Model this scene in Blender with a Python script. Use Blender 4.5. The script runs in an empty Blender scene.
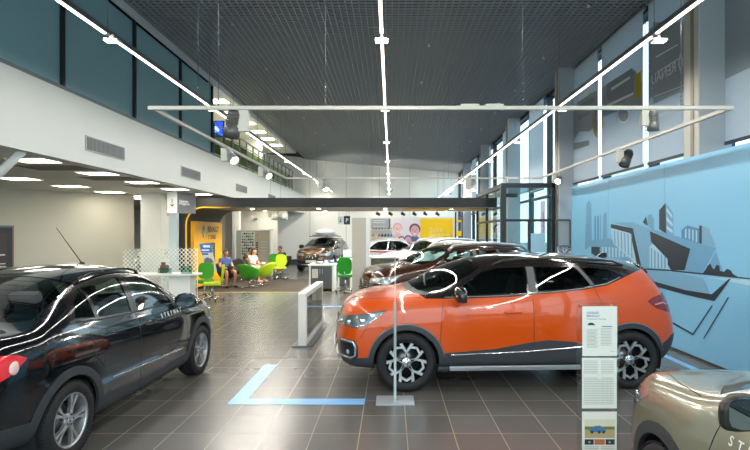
import bpy, bmesh, math, random
from mathutils import Vector, Matrix
from mathutils.bvhtree import BVHTree
random.seed(7)
PI = math.pi
SC = bpy.context.scene
COL = SC.collection

# ------------------------------------------------------------------ materials
MATS = {}
def srgb(c):
    if isinstance(c, str):
        c = [int(c[i:i+2], 16)/255 for i in (0, 2, 4)]
    return tuple((v/12.92 if v <= .04045 else ((v+.055)/1.055)**2.4) for v in c[:3]) + (1,)

def mat(name, col='808080', rough=.5, metal=0., coat=0., emit=0., ecol=None, spec=.5, alpha=1.,
        noise=0., nscale=8., bump=0., bscale=60., trans=0.):
    if name in MATS: return MATS[name]
    m = bpy.data.materials.new(name); m.use_nodes = True
    nt = m.node_tree; b = nt.nodes['Principled BSDF']
    c = srgb(col)
    b.inputs['Base Color'].default_value = c
    b.inputs['Roughness'].default_value = rough
    b.inputs['Metallic'].default_value = metal
    b.inputs['Coat Weight'].default_value = coat
    b.inputs['Coat Roughness'].default_value = .03
    b.inputs['Specular IOR Level'].default_value = spec
    b.inputs['Alpha'].default_value = alpha
    b.inputs['Transmission Weight'].default_value = trans
    if emit:
        b.inputs['Emission Color'].default_value = srgb(ecol or col)
        b.inputs['Emission Strength'].default_value = emit
    tc = None
    if noise or bump:
        tc = nt.nodes.new('ShaderNodeTexCoord')
    if noise:
        n = nt.nodes.new('ShaderNodeTexNoise'); n.inputs['Scale'].default_value = nscale
        n.inputs['Detail'].default_value = 4
        nt.links.new(tc.outputs['Object'], n.inputs['Vector'])
        mp = nt.nodes.new('ShaderNodeMapRange')
        mp.inputs['To Min'].default_value = 1-noise; mp.inputs['To Max'].default_value = 1+noise
        nt.links.new(n.outputs['Fac'], mp.inputs['Value'])
        mx = nt.nodes.new('ShaderNodeVectorMath'); mx.operation = 'SCALE'
        mx.inputs[0].default_value = c[:3]
        nt.links.new(mp.outputs['Result'], mx.inputs['Scale'])
        nt.links.new(mx.outputs['Vector'], b.inputs['Base Color'])
    if bump:
        n2 = nt.nodes.new('ShaderNodeTexNoise'); n2.inputs['Scale'].default_value = bscale
        nt.links.new(tc.outputs['Object'], n2.inputs['Vector'])
        bp = nt.nodes.new('ShaderNodeBump'); bp.inputs['Strength'].default_value = bump
        bp.inputs['Distance'].default_value = .01
        nt.links.new(n2.outputs['Fac'], bp.inputs['Height'])
        nt.links.new(bp.outputs['Normal'], b.inputs['Normal'])
    MATS[name] = m
    return m

def glass_mat(name, tint='c8d8d8', refl=1.0, rough=.0, ior=1.45):
    """thin sheet of glass: tinted see-through plus a Fresnel reflection"""
    if name in MATS: return MATS[name]
    m = bpy.data.materials.new(name); m.use_nodes = True
    nt = m.node_tree; nt.nodes.clear()
    o = nt.nodes.new('ShaderNodeOutputMaterial'); mx = nt.nodes.new('ShaderNodeMixShader')
    t = nt.nodes.new('ShaderNodeBsdfTransparent'); t.inputs['Color'].default_value = srgb(tint)
    g = nt.nodes.new('ShaderNodeBsdfGlossy'); g.inputs['Roughness'].default_value = rough
    f = nt.nodes.new('ShaderNodeLayerWeight'); f.inputs['Blend'].default_value = .5
    pw = nt.nodes.new('ShaderNodeMath'); pw.operation = 'POWER'; pw.inputs[1].default_value = 4.5
    ml = nt.nodes.new('ShaderNodeMath'); ml.operation = 'MULTIPLY_ADD'; ml.inputs[1].default_value = .75*refl; ml.inputs[2].default_value = .045*refl
    ml.use_clamp = True
    nt.links.new(f.outputs['Facing'], pw.inputs[0]); nt.links.new(pw.outputs[0], ml.inputs[0]); nt.links.new(ml.outputs[0], mx.inputs[0])
    nt.links.new(t.outputs[0], mx.inputs[1]); nt.links.new(g.outputs[0], mx.inputs[2])
    nt.links.new(mx.outputs[0], o.inputs[0])
    MATS[name] = m
    return m

# ------------------------------------------------------------------ objects
def chain_matrix(o):
    m = o.matrix_basis.copy(); p = o.parent
    while p is not None:
        m = p.matrix_basis @ m; p = p.parent
    return m

def tag(o, label=None, cat=None, group=None, kind=None):
    if label: o['label'] = label
    if cat: o['category'] = cat
    if group: o['group'] = group
    if kind: o['kind'] = kind
    return o

def thing(name, label, cat, loc=(0, 0, 0), rz=0., group=None, kind=None):
    o = bpy.data.objects.new(name, None); COL.objects.link(o)
    o.empty_display_size = .1
    o.matrix_basis = Matrix.Translation(loc) @ Matrix.Rotation(rz, 4, 'Z')
    return tag(o, label, cat, group, kind)

def copy_tree(o, parent=None):
    c = o.copy(); COL.objects.link(c); c.parent = parent
    for ch in [x for x in bpy.data.objects if x.parent is o]:
        copy_tree(ch, c)
    return c

def place(o, loc, rz=0., label=None, group=None):
    o.matrix_basis = Matrix.Translation(loc) @ Matrix.Rotation(rz, 4, 'Z')
    if label: o['label'] = label
    if group: o['group'] = group
    return o

class MB:
    def __init__(s): s.bm = bmesh.new()
    def poly(s, pts, mi=0):
        f = s.bm.faces.new([s.bm.verts.new(p) for p in pts]); f.material_index = mi; return f
    def box(s, x0, x1, y0, y1, z0, z1, mi=0, bevel=0., M=None):
        b = s.bm
        vs = [b.verts.new(p) for p in ((x0,y0,z0),(x1,y0,z0),(x1,y1,z0),(x0,y1,z0),(x0,y0,z1),(x1,y0,z1),(x1,y1,z1),(x0,y1,z1))]
        fs = [b.faces.new([vs[i] for i in q]) for q in ((3,2,1,0),(4,5,6,7),(0,1,5,4),(1,2,6,5),(2,3,7,6),(3,0,4,7))]
        for f in fs: f.material_index = mi
        if bevel:
            es = list({e for f in fs for e in f.edges})
            r = bmesh.ops.bevel(b, geom=es, offset=bevel, segments=2, profile=.6, affect='EDGES')
            vs = list({v for f in r['faces'] for v in f.verts} | {v for v in vs if v.is_valid})
        if M is not None: bmesh.ops.transform(b, matrix=M, verts=[v for v in vs if v.is_valid])
        return s
    def tube(s, pts, r, n=8, mi=0, caps=True, closed=False):
        pts = [Vector(p) for p in pts]; N = len(pts); b = s.bm; rings = []
        rr = r if isinstance(r, (list, tuple)) else [r]*N
        up = None
        for i, p in enumerate(pts):
            if closed: d = (pts[(i+1) % N]-pts[i-1])
            else: d = (pts[min(i+1, N-1)]-pts[max(i-1, 0)])
            d.normalize()
            if up is None:
                up = Vector((0,0,1)) if abs(d.z) < .9 else Vector((1,0,0))
            a = d.cross(up)
            if a.length < 1e-4: a = d.orthogonal()
            a.normalize(); c = a.cross(d).normalized(); up = c
            rings.append([b.verts.new(p+a*math.cos(2*PI*k/n)*rr[i]+c*math.sin(2*PI*k/n)*rr[i]) for k in range(n)])
        L = N if closed else N-1
        for i in range(L):
            A, B = rings[i], rings[(i+1) % N]
            for k in range(n):
                f = b.faces.new((A[k], A[(k+1) % n], B[(k+1) % n], B[k])); f.material_index = mi; f.smooth = True
        if caps and not closed:
            for q in (rings[0][::-1], rings[-1]):
                f = b.faces.new(q); f.material_index = mi
        return s
    def lathe(s, prof, n=24, axis='Z', c=(0,0,0), mi=0, M=None, smooth=True):
        """prof: list of (r, h)"""
        b = s.bm; rings = []; c = Vector(c); allv = []
        for r, h in prof:
            ring = []
            for k in range(n if r > 1e-6 else 1):
                a = 2*PI*k/n; u, v = r*math.cos(a), r*math.sin(a)
                p = {'Z': (u, v, h), 'Y': (u, h, v), 'X': (h, u, v)}[axis]
                ring.append(b.verts.new(Vector(p)+c))
            rings.append(ring); allv += ring
        for A, B in zip(rings, rings[1:]):
            if len(A) == 1 and len(B) == 1: continue
            for k in range(n):
                if len(A) == 1: q = (A[0], B[(k+1) % n], B[k])
                elif len(B) == 1: q = (A[k], A[(k+1) % n], B[0])
                else: q = (A[k], A[(k+1) % n], B[(k+1) % n], B[k])
                f = b.faces.new(q); f.material_index = mi; f.smooth = smooth
        if M is not None: bmesh.ops.transform(b, matrix=M, verts=allv)
        return s
    def prism(s, poly, a0, a1, axis='Y', mi=0, smooth=False):
        """poly in the plane normal to axis: X->(y,z) Y->(x,z) Z->(x,y)"""
        b = s.bm
        f3 = {'X': lambda u, v, w: (w, u, v), 'Y': lambda u, v, w: (u, w, v), 'Z': lambda u, v, w: (u, v, w)}[axis]
        A = [b.verts.new(f3(u, v, a0)) for u, v in poly]; B = [b.verts.new(f3(u, v, a1)) for u, v in poly]
        n = len(poly); fs = [b.faces.new(A), b.faces.new(B[::-1])]
        for k in range(n):
            f = b.faces.new((A[k], B[k], B[(k+1) % n], A[(k+1) % n])); fs.append(f); f.smooth = smooth
        for f in fs: f.material_index = mi
        bmesh.ops.recalc_face_normals(b, faces=fs)
        return s
    def ball(s, c, r, sx=1, sy=1, sz=1, n=12, mi=0, M=None):
        mm = Matrix.Translation(c) @ (M or Matrix.Identity(4)) @ Matrix.Diagonal((r*sx, r*sy, r*sz, 1))
        q = bmesh.ops.create_uvsphere(s.bm, u_segments=n, v_segments=max(6, n*2//3), radius=1, matrix=mm)
        for v in q['verts']:
            for f in v.link_faces: f.material_index = mi; f.smooth = True
        return s
    def text(s, txt, size, M, depth=0.0, mi=0, align='CENTER', bold=0.):
        cu = bpy.data.curves.new('t', 'FONT'); cu.body = txt; cu.size = size; cu.align_x = align; cu.align_y = 'CENTER'
        cu.extrude = depth; cu.offset = bold; cu.resolution_u = 3; cu.space_line = .85
        ob = bpy.data.objects.new('t', cu); COL.objects.link(ob)
        dg = bpy.context.evaluated_depsgraph_get(); dg.update()
        me = bpy.data.meshes.new_from_object(ob.evaluated_get(dg))
        me.transform(M); n0 = len(s.bm.faces)
        s.bm.from_mesh(me); s.bm.faces.ensure_lookup_table()
        for f in s.bm.faces[n0:]: f.material_index = mi
        bpy.data.objects.remove(ob); bpy.data.curves.remove(cu); bpy.data.meshes.remove(me)
        return s
    def build(s, name, mats, parent=None, world=False, smooth=None, recalc=False):
        me = bpy.data.meshes.new(name)
        if recalc: bmesh.ops.recalc_face_normals(s.bm, faces=s.bm.faces[:])
        if smooth is not None:
            for f in s.bm.faces: f.smooth = smooth
        if world and parent is not None: s.bm.transform(chain_matrix(parent).inverted())
        s.bm.to_mesh(me); s.bm.free()
        for m in (mats if isinstance(mats, (list, tuple)) else [mats]): me.materials.append(m)
        o = bpy.data.objects.new(name, me); COL.objects.link(o)
        if parent is not None: o.parent = parent
        return o

def struct(mb, name, mats, parent=None, **k):
    o = mb.build(name, mats, parent, **k)
    if parent is None: o['kind'] = 'structure'
    return o

# camera numbers, used only to turn measured photo positions into places in the room
CX, CY, F, H = 391., 233., 530., 1.86
def at(px, d): return (px-CX)*d/F            # lateral position at distance d
def zt(py, d): return H-(py-CY)*d/F          # height at distance d
def fl(py): return H*F/(py-CY)               # distance of a floor point
# ------------------------------------------------------------------ shared materials
WHITE = mat('white_paint', 'e9e8e2', .55)
CREAM = mat('cream_wall_paint', 'c8c4b4', .6)
LTWALL = mat('pale_wall_paint', 'e6e2d6', .6)
FASCIA = mat('fascia_paint', 'd0d4d0', .55)
BLACKP = mat('black_plastic', '151617', .45)
CLADM = mat('grey_black_cladding', '35383c', .55, bump=.15, bscale=400)
DKFRAME = mat('anthracite_metal', '2c3135', .4, .3)
PORTAL = mat('portal_black', '232323', .5)
CHROME = mat('chrome', 'dcdcde', .12, 1.)
ALU = mat('brushed_aluminium', 'b4b7ba', .35, .9)
STEEL = mat('satin_steel', '8e9194', .3, .9)
YELLOW = mat('yellow_panel', 'f0ab10', .45)
YELLOW2 = mat('bright_yellow_poster', 'ffd000', .5)
RUB = mat('tyre_rubber', '18181a', .75, bump=.3, bscale=150)
GREEN = mat('green_fabric', '3f9a26', .85, bump=.3, bscale=300)
LIME = mat('lime_fabric', 'b4cf1a', .85, bump=.3, bscale=300)
OLIVE = mat('olive_fabric', '5a6128', .85)
BLKFAB = mat('black_fabric', '1d1a18', .9)
WLAM = mat('white_laminate', 'f0f0ec', .3)
GREYLAM = mat('grey_laminate', '54555a', .4)
LAMP = mat('lamp_white', 'fff4de', .4, emit=5., ecol='fff1d8')
LAMPSQ = mat('recessed_lamp_white', 'ffffff', .4, emit=9., ecol='fff3e0')
SPOT = mat('spot_lamp_white', 'ffffff', .4, emit=30., ecol='fff4e2')
CARGLASS = glass_mat('car_glass', 'b0c4be', 1.6)
DARKGLASS = glass_mat('dark_car_glass', '6f7c79', 1.6)
CLEAR = glass_mat('clear_glass', 'e6f2f2', 1.0)
ACRYL = glass_mat('clear_acrylic', 'f8fbfb', 1.4)
GREENGL = glass_mat('green_tinted_screen', 'bfe0d4', 1.0)
# ------------------------------------------------------------------ camera, world
cam = bpy.data.objects.new('camera', bpy.data.cameras.new('camera')); COL.objects.link(cam)
cam.location = (0, 0, H); cam.rotation_euler = (PI/2, 0, 0)
cam.data.sensor_width = 36; cam.data.lens = F/750*36
cam.data.shift_x = -(CX-375)/750; cam.data.shift_y = (CY-225)/750
cam.data.clip_end = 300
SC.camera = cam
w = bpy.data.worlds.new('sky'); SC.world = w; w.use_nodes = True
nt = w.node_tree; bg = nt.nodes['Background']
tc = nt.nodes.new('ShaderNodeTexCoord'); sp = nt.nodes.new('ShaderNodeSeparateXYZ'); rp = nt.nodes.new('ShaderNodeValToRGB')
nt.links.new(tc.outputs['Generated'], sp.inputs[0]); nt.links.new(sp.outputs['Z'], rp.inputs[0])
rp.color_ramp.elements[0].color = (.86, .94, 1.0, 1); rp.color_ramp.elements[1].color = (.42, .62, .95, 1)
rp.color_ramp.elements[1].position = .8
nt.links.new(rp.outputs[0], bg.inputs['Color']); bg.inputs['Strength'].default_value = 3.0
SC.view_settings.view_transform = 'Standard'; SC.view_settings.look = 'None'
SC.view_settings.gamma = 1; SC.view_settings.use_curve_mapping = False
SC.view_settings.exposure = .55
SC.cycles.use_denoising = True
SC.cycles.max_bounces = 9; SC.cycles.transparent_max_bounces = 24; SC.cycles.caustics_reflective = False
SC.cycles.caustics_refractive = False; SC.cycles.sample_clamp_indirect = 6

ZC, XR, XL, YB = 6.37, 5.1, -5.24, -5.0

# ------------------------------------------------------------------ floor
def floor_material():
    m = bpy.data.materials.new('porcelain_floor_tiles'); m.use_nodes = True
    nt = m.node_tree; b = nt.nodes['Principled BSDF']
    tc = nt.nodes.new('ShaderNodeTexCoord'); mp = nt.nodes.new('ShaderNodeMapping')
    mp.inputs['Location'].default_value = (.291-.437*200*0, -.12, 0)
    br = nt.nodes.new('ShaderNodeTexBrick'); br.offset = 0; br.squash = 1
    br.inputs['Scale'].default_value = 1; br.inputs['Brick Width'].default_value = .437
    br.inputs['Row Height'].default_value = .48; br.inputs['Mortar Size'].default_value = .0045
    br.inputs['Mortar Smooth'].default_value = .1
    br.inputs['Color1'].default_value = srgb('565552'); br.inputs['Color2'].default_value = srgb('605f5c')
    br.inputs['Mortar'].default_value = srgb('9a9283')
    nt.links.new(tc.outputs['Object'], mp.inputs['Vector']); nt.links.new(mp.outputs[0], br.inputs['Vector'])
    n = nt.nodes.new('ShaderNodeTexNoise'); n.inputs['Scale'].default_value = 2.5; n.inputs['Detail'].default_value = 6
    nt.links.new(tc.outputs['Object'], n.inputs['Vector'])
    mr = nt.nodes.new('ShaderNodeMapRange'); mr.inputs['To Min'].default_value = .88; mr.inputs['To Max'].default_value = 1.14
    nt.links.new(n.outputs['Fac'], mr.inputs['Value'])
    vm = nt.nodes.new('ShaderNodeVectorMath'); vm.operation = 'SCALE'
    nt.links.new(br.outputs['Color'], vm.inputs[0]); nt.links.new(mr.outputs[0], vm.inputs['Scale'])
    nt.links.new(vm.outputs[0], b.inputs['Base Color'])
    mr2 = nt.nodes.new('ShaderNodeMapRange'); mr2.inputs['To Min'].default_value = .25; mr2.inputs['To Max'].default_value = .28
    nt.links.new(n.outputs['Fac'], mr2.inputs['Value']); nt.links.new(mr2.outputs[0], b.inputs['Roughness'])
    bp = nt.nodes.new('ShaderNodeBump'); bp.inputs['Strength'].default_value = .4; bp.inputs['Distance'].default_value = .002
    bp.invert = True
    nt.links.new(br.outputs['Fac'], bp.inputs['Height']); nt.links.new(bp.outputs[0], b.inputs['Normal'])
    return m
g = MB(); g.box(-17, XR+.3, YB, 41, -.3, 0); struct(g, 'floor', floor_material())

# ------------------------------------------------------------------ open-cell ceiling with the dark plenum above it
GRID = mat('ceiling_grid_dark_grey', 'a2a6a8', .4, .2)
PLEN = mat('plenum_black', '101112', .9)
g = MB()
y = YB
while y < 40.6:
    g.box(XL+.02, XR-.02, y, y+.016, ZC, ZC+.04); y += .133
x = XL+.07
while x < XR-.02:
    g.box(x, x+.016, YB, 40.6, ZC, ZC+.04); x += .133
struct(g, 'ceiling', GRID)
g = MB(); g.box(XL-.1, XR+.4, YB, 41, ZC+.75, ZC+.85)
g.box(XR+.05, XR+.35, YB, 41, ZC-.02, ZC+.75); g.box(XL-.15, XL-.05, YB, 41, ZC+.05, ZC+.75)
g.box(-17.3, XL-.15, YB, 41, ZC+.1, ZC+.2); struct(g, 'ceiling_plenum', PLEN)  # this box: unseen roof over the mezzanine, added to stop light leaking in
t = thing('sprinkler_pipe', 'grey sprinkler pipes with small heads above the open cell ceiling', 'pipe', (0, 20, ZC+.3))
for k, xx in enumerate((-3.4, 0.9, 3.9)):
    g = MB(); g.tube([(xx, -3, ZC+.35), (xx, 30, ZC+.35)], .03); g.build('pipe', mat('pipe_grey', '707274', .5), t, world=True)
for k in range(7):
    for xx in (-3.4, .9, 3.9):
        y = 9.3+k*3.1+(xx*.3)
        g = MB(); g.tube([(xx, y, ZC+.35), (xx, y, ZC-.03)], .012, n=6); g.lathe([(0, -.03), (.035, -.03), (.03, 0), (0, 0)], 10, 'Z', (xx, y, ZC-.02))
        g.build('sprinkler_head', mat('sprinkler_white', 'e0e0e0', .4), t, world=True)

# ------------------------------------------------------------------ back wall (runs at an angle), wall behind the camera, recess wall
def slab(p, q, z0, z1, th=.2, n=1):
    p = Vector(p); q = Vector(q); d = (q-p).normalized(); nn = Vector((-d.y, d.x))*th*n
    return [(p.x, p.y), (q.x, q.y), (q.x+nn.x, q.y+nn.y), (p.x+nn.x, p.y+nn.y)]
BD = Vector((10.2, 7.6)).normalized()
def bw(x, off=0.): # point on the back wall
    y = 32.2+(x+5.5)*7.6/10.2
    return Vector((x+BD.y*off, y-BD.x*off))
g = MB(); g.prism(slab(bw(-17), bw(5.5), 0, 0), 0, ZC+.8, 'Z'); wb = struct(g, 'wall_back', LTWALL)
g = MB()
for xx in (-5.0, -2.9, -.8, 1.3, 3.4):
    p = bw(xx, .008); q = bw(xx+.025, .008); g.prism(slab(p, q, 0, 0, .006), .1, ZC-.02, 'Z')
g.build('panel_joint', mat('joint_grey', 'a9a99c', .7), wb)
g = MB(); g.prism(slab(bw(-16.8, .03), bw(4.9, .03), 0, 0, .025), 0, .28, 'Z'); struct(g, 'baseboard_back', mat('skirting_dark', '232529', .5))
# unseen facade behind the camera, glazing added to light camera-facing surfaces
g = MB(); g.box(-17, XR+.3, YB-.15, YB, 0, .35); g.box(-17, XR+.3, YB-.15, YB, 6.2, ZC+.8)
g.box(-17, XL, YB-.15, YB, 3.0, 4.2); struct(g, 'wall_front', LTWALL)
g = MB()
for k in range(10): g.box(-16.9+k*2.43, -16.82+k*2.43, YB-.12, YB-.02, .35, 6.2)
g.box(-17, XR, YB-.12, YB-.02, 3.1, 3.2)
g.build('window_mullion', DKFRAME)['kind'] = 'structure'
g = MB(); g.box(-17, XR, YB-.08, YB-.07, .35, 6.2); struct(g, 'window_added', CLEAR)
# left: far outer wall of the recess
g = MB(); g.box(-17.2, -17, YB, 25, 0, ZC+.8); struct(g, 'wall_left', CREAM)
g = MB(); g.prism(slab((-16, 7.45), (-8.0, 16.5), 0, 0, .2), 0, 3.04, 'Z'); struct(g, 'wall_recess', CREAM)
g = MB(); g.box(-17, -16, 7.3, 7.5, 0, 3.04); struct(g, 'wall_recess_return', CREAM)

# ------------------------------------------------------------------ mezzanine: fascia slab, soffit, glazing, balustrade, upper ceiling
g = MB(); g.box(XL-.25, XL, YB, 32.5, 3.04, 4.155); fa = struct(g, 'wall_mezzanine_front', FASCIA)
g = MB(); g.box(-17, XL-.25, YB, 31, 3.04, 3.3); struct(g, 'ceiling_recess', mat('soffit_paint', 'd6d4ca', .8, noise=.03, nscale=1.5))
g = MB(); g.box(-17, XL-.25, YB, 31, 4.0, 4.1); struct(g, 'floor_mezzanine', mat('mezzanine_floor', 'c4c2b8', .6))
g = MB(); g.box(-9.5, XL, 15.7, 29.0, 6.22, 6.32); struct(g, 'ceiling_mezzanine', WHITE)
g = MB(); g.box(XL-.02, XL+.05, YB, 29.0, ZC-.14, ZC+.0); g.box(-9.5, XL+.05, 28.95, 29.05, ZC-.14, ZC); struct(g, 'trim_1', mat('trim_grey', 'c9cdd0', .4))
g = MB(); g.box(-9.6, -9.5, YB, 31, 4.1, ZC+.8); struct(g, 'wall_mezzanine_back', CREAM)
g = MB(); g.box(-9.5, XL-.3, 15.5, 15.7, 4.1, ZC); struct(g, 'wall_mezzanine_side', CREAM)
for i, y0 in enumerate((9.07, 13.2, 17.9, 22.6)):   # ventilation grilles in the fascia
    t = thing('ventilation_grille', ['large grey grille in the white fascia nearest the camera', 'grey grille in the white fascia, second from the camera',
              'grey grille in the white fascia, third from the camera', 'small grey grille at the far end of the white fascia'][i], 'grille', (XL, y0+.66, 3.4), 0, None)
    g = MB(); g.box(XL, XL+.02, y0, y0+1.33, 3.28, 3.54); g.build('frame', mat('grille_frame', 'aeb0ae', .4, .5), t, world=True)
    g = MB()
    for k in range(30): g.box(XL+.02, XL+.028, y0+.03+k*.043, y0+.055+k*.043, 3.3, 3.52)
    g.build('louvre_slats', mat('grille_dark', '74767a', .5, .4), t, world=True)
TEAL = mat('teal_reflective_glass', '86adb4', .4, 0., 0., spec=.5)
tealnt = TEAL.node_tree
def tealmat():
    nt = TEAL.node_tree; b = nt.nodes['Principled BSDF']
    wv = nt.nodes.new('ShaderNodeTexNoise'); wv.inputs['Scale'].default_value = .9
    tc = nt.nodes.new('ShaderNodeTexCoord'); nt.links.new(tc.outputs['Object'], wv.inputs['Vector'])
    bp = nt.nodes.new('ShaderNodeBump'); bp.inputs['Strength'].default_value = .05; bp.inputs['Distance'].default_value = .05
    nt.links.new(wv.outputs['Fac'], bp.inputs['Height']); nt.links.new(bp.outputs[0], b.inputs['Normal'])
tealmat()
ms = [8.57-2.4*k for k in range(5, 0, -1)]+[8.57, 10.97, 13.37, 15.73]
t = thing('window_2', None, None, (XL, 8.57, 4.155), kind='structure')
for a, b2 in zip(ms, ms[1:]):
    g = MB(); g.box(XL-.12, XL-.10, a+.03, b2-.03, 4.2, ZC-.14); g.build('glass_pane', TEAL, t, world=True)
for a in ms:
    g = MB(); g.box(XL-.13, XL-.04, a-.03, a+.03, 4.155, ZC-.1); g.build('mullion', mat('mullion_dark', '26292d', .4, .3), t, world=True)
g = MB(); g.box(XL-.14, XL-.01, YB, 15.77, 4.155, 4.22); g.build('bottom_rail', mat('rail_grey', '6c757c', .4, .4), t, world=True)
# balustrade
t = thing('balcony_railing', 'grey metal railing along the open end of the mezzanine', 'railing', (XL+.0, 22, 4.155))
g = MB()
for z in (4.25, 4.95, 5.17): g.tube([(XL-.06, 15.8, z), (XL-.06, 28.5, z)], .028 if z > 5 else .018)
g.build('handrail', ALU, t, world=True)
for k in range(15):
    y = 15.85+k*.9
    g = MB(); g.box(XL-.08, XL-.04, y-.03, y+.03, 4.155, 5.17); g.build('post', mat('post_dark', '5a5d5d', .4, .5), t, world=True)
for k in range(14):
    y = 15.85+k*.9
    g = MB(); g.box(XL-.075, XL-.065, y+.08, y+.82, 4.27, 4.9); g.build('glass_panel', glass_mat('railing_glass', 'b9cf9a', 1.), t, world=True)
# planter with greenery behind the railing
g = MB(); g.box(XL-.6, XL-.3, 17.3, 28.2, 4.1, 4.75)
tag(g.build('planter', mat('planter_green', '8fa85a', .8, noise=.4, nscale=9)), 'long green planter box behind the mezzanine railing', 'planter')
t = thing('television', 'wall television with a bright blue picture on the mezzanine', 'television', (-6.2, 16.9, 4.9))
g = MB(); g.box(-6.1, -5.36, 17.0, 17.06, 4.93, 5.46); g.build('casing', BLACKP, t, world=True)
g = MB(); g.box(-6.07, -5.39, 16.985, 17.0, 4.96, 5.43); g.build('screen', mat('screen_blue', '1c50d8', .3, emit=1.6, ecol='1c44e0'), t, world=True)
g = MB(); g.prism([(-5.95, 5.15), (-5.8, 5.27), (-5.6, 5.28), (-5.5, 5.17), (-5.52, 5.1), (-5.95, 5.08)], 16.98, 16.984, 'Y'); g.build('screen_picture', mat('screen_light', '9fd0ff', .3, emit=1.4), t, world=True)
g = MB(); g.box(-5.9, -5.86, 17.04, 17.08, 4.1, 4.95); g.build('stand', BLACKP, t, world=True)
for k, (xx, yy) in enumerate(((-7.0, 17.6), (-7.0, 24.8))):
    g = MB(); g.box(xx-.3+.6, xx+.9, yy-.3, yy+.3, 4.1, 6.25); struct(g, 'wall_upper_column', WHITE)
def sq_lamp(x0, x1, y0, y1, z, label, group, power=5):
    t = thing('ceiling_lamp', label, 'ceiling lamp', ((x0+x1)/2, (y0+y1)/2, z), 0, group)
    g = MB(); g.box(x0, x1, y0, y1, z-.012, z-.002); g.build('diffuser', LAMPSQ, t, world=True)
    l = bpy.data.lights.new('panel', 'AREA'); l.shape = 'RECTANGLE'; l.size = (x1-x0)*.9; l.size_y = (y1-y0)*.9; l.energy = power; l.color = (1, .95, .87)
    lo = bpy.data.objects.new('panel_light', l); COL.objects.link(lo); lo.parent = t; lo.location = (0, 0, -.02)
    g = MB()
    for a in ((x0-.02, x0, y0-.02, y1+.02), (x1, x1+.02, y0-.02, y1+.02), (x0, x1, y0-.02, y0), (x0, x1, y1, y1+.02)): g.box(*a, z-.018, z-.001)
    g.build('frame', WHITE, t, world=True)
for k in range(6):
    sq_lamp(-5.95, -5.4, 17.2+k*1.75, 17.75+k*1.75, 6.22, 'square recessed lamp in the mezzanine ceiling above the railing, %s' % (
        ['beside the teal glass', 'second from the teal glass', 'third from the teal glass', 'third from the far end', 'second from the far end', 'at the far end'][k]), 'mezzanine ceiling lamps', 30)
sq_lamp(-8.7, -8.1, 17.8, 18.4, 3.04, 'added square lamp in the lower ceiling brightening the staircase', 'lower ceiling lamps', 40)  # lamp added to lift the dark gap at the stairs
R1 = ['nearest the camera', 'second from the camera', 'third from the camera', 'fourth from the camera', 'fifth from the camera', 'sixth from the camera']
for k in range(5):
    sq_lamp(-6.05, -5.45, 8.3+k*1.86, 8.8+k*1.86, 3.04, 'square recessed lamp in the lower ceiling, row beside the fascia, '+R1[k], 'lower ceiling lamps')
for k in range(4):  # lamps hidden by the portal, added to brighten the zone behind it
    sq_lamp(-6.3, -5.62, 18.6+k*1.9, 19.2+k*1.9, 3.04, 'added unseen square lamp in the lower ceiling beyond the portal, '+R1[k], 'lower ceiling lamps')
for k in range(4):
    sq_lamp(-8.35, -7.7, 11.15+k*1.86, 11.7+k*1.86, 3.04, 'square recessed lamp in the lower ceiling, row over the cream wall, '+R1[k], 'lower ceiling lamps')
for k in range(6):
    for xx in (-5.9, -8.1, -10.6):
        if k < 3: sq_lamp(xx-.35, xx+.35, -3.2+k*3.1, -2.6+k*3.1, 3.04, 'square recessed lamp in the lower ceiling beside the camera', 'lamps beside the camera')
g = MB()
for y0 in (9.2, 11.1, 13.0): g.box(-6.6, -5.5, y0+.05, y0+.75, 3.034, 3.04)
struct(g, 'trim_2', mat('ceiling_dark_strip', '6e6a60', .7))
# recess columns with braces
def column(x0, x1, y0, y1, z0, z1, m=CREAM, name='wall_column'):
    g = MB(); g.box(x0, x1, y0, y1, z0, z1, bevel=.01); return struct(g, name, m)
column(-7.42, -6.82, 15.7, 16.3, 0, 3.04, mat('column_white', 'e4e3da', .5))
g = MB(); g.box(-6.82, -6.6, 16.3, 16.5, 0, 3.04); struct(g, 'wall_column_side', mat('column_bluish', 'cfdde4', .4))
for p, q in (((-6.95, 16.15, 2.35), (-6.2, 16.15, 3.06)), ((-6.15, 7.7, 2.3), (-5.35, 7.7, 3.06))):
    g = MB(); g.tube([p, q], .075, 4); struct(g, 'trim_brace', WHITE)
# stairs seen between cream wall and column
t = thing('staircase', 'open staircase with green glass seen between cream wall and white column', 'staircase', (-8.2, 19, 0))
for k in range(14):
    g = MB(); g.box(-9.0, -7.6, 17.6+k*.27, 17.9+k*.27, .2+k*.2, .24+k*.2); g.build('tread', mat('tread', '6c7a66', .5), t, world=True)
for xx in (-9.0, -7.6):
    g = MB(); g.prism([(17.4, 0), (21.4, 2.95), (21.4, 2.6), (17.8, 0)], xx-.02, xx+.02, 'X'); g.build('stringer', WHITE, t, world=True)
g = MB(); g.prism([(17.4, .3), (21.4, 3.0), (21.4, 3.03), (17.4, 1.2)], -7.56, -7.55, 'X'); g.build('glass_balustrade', GREENGL, t, world=True)

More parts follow.
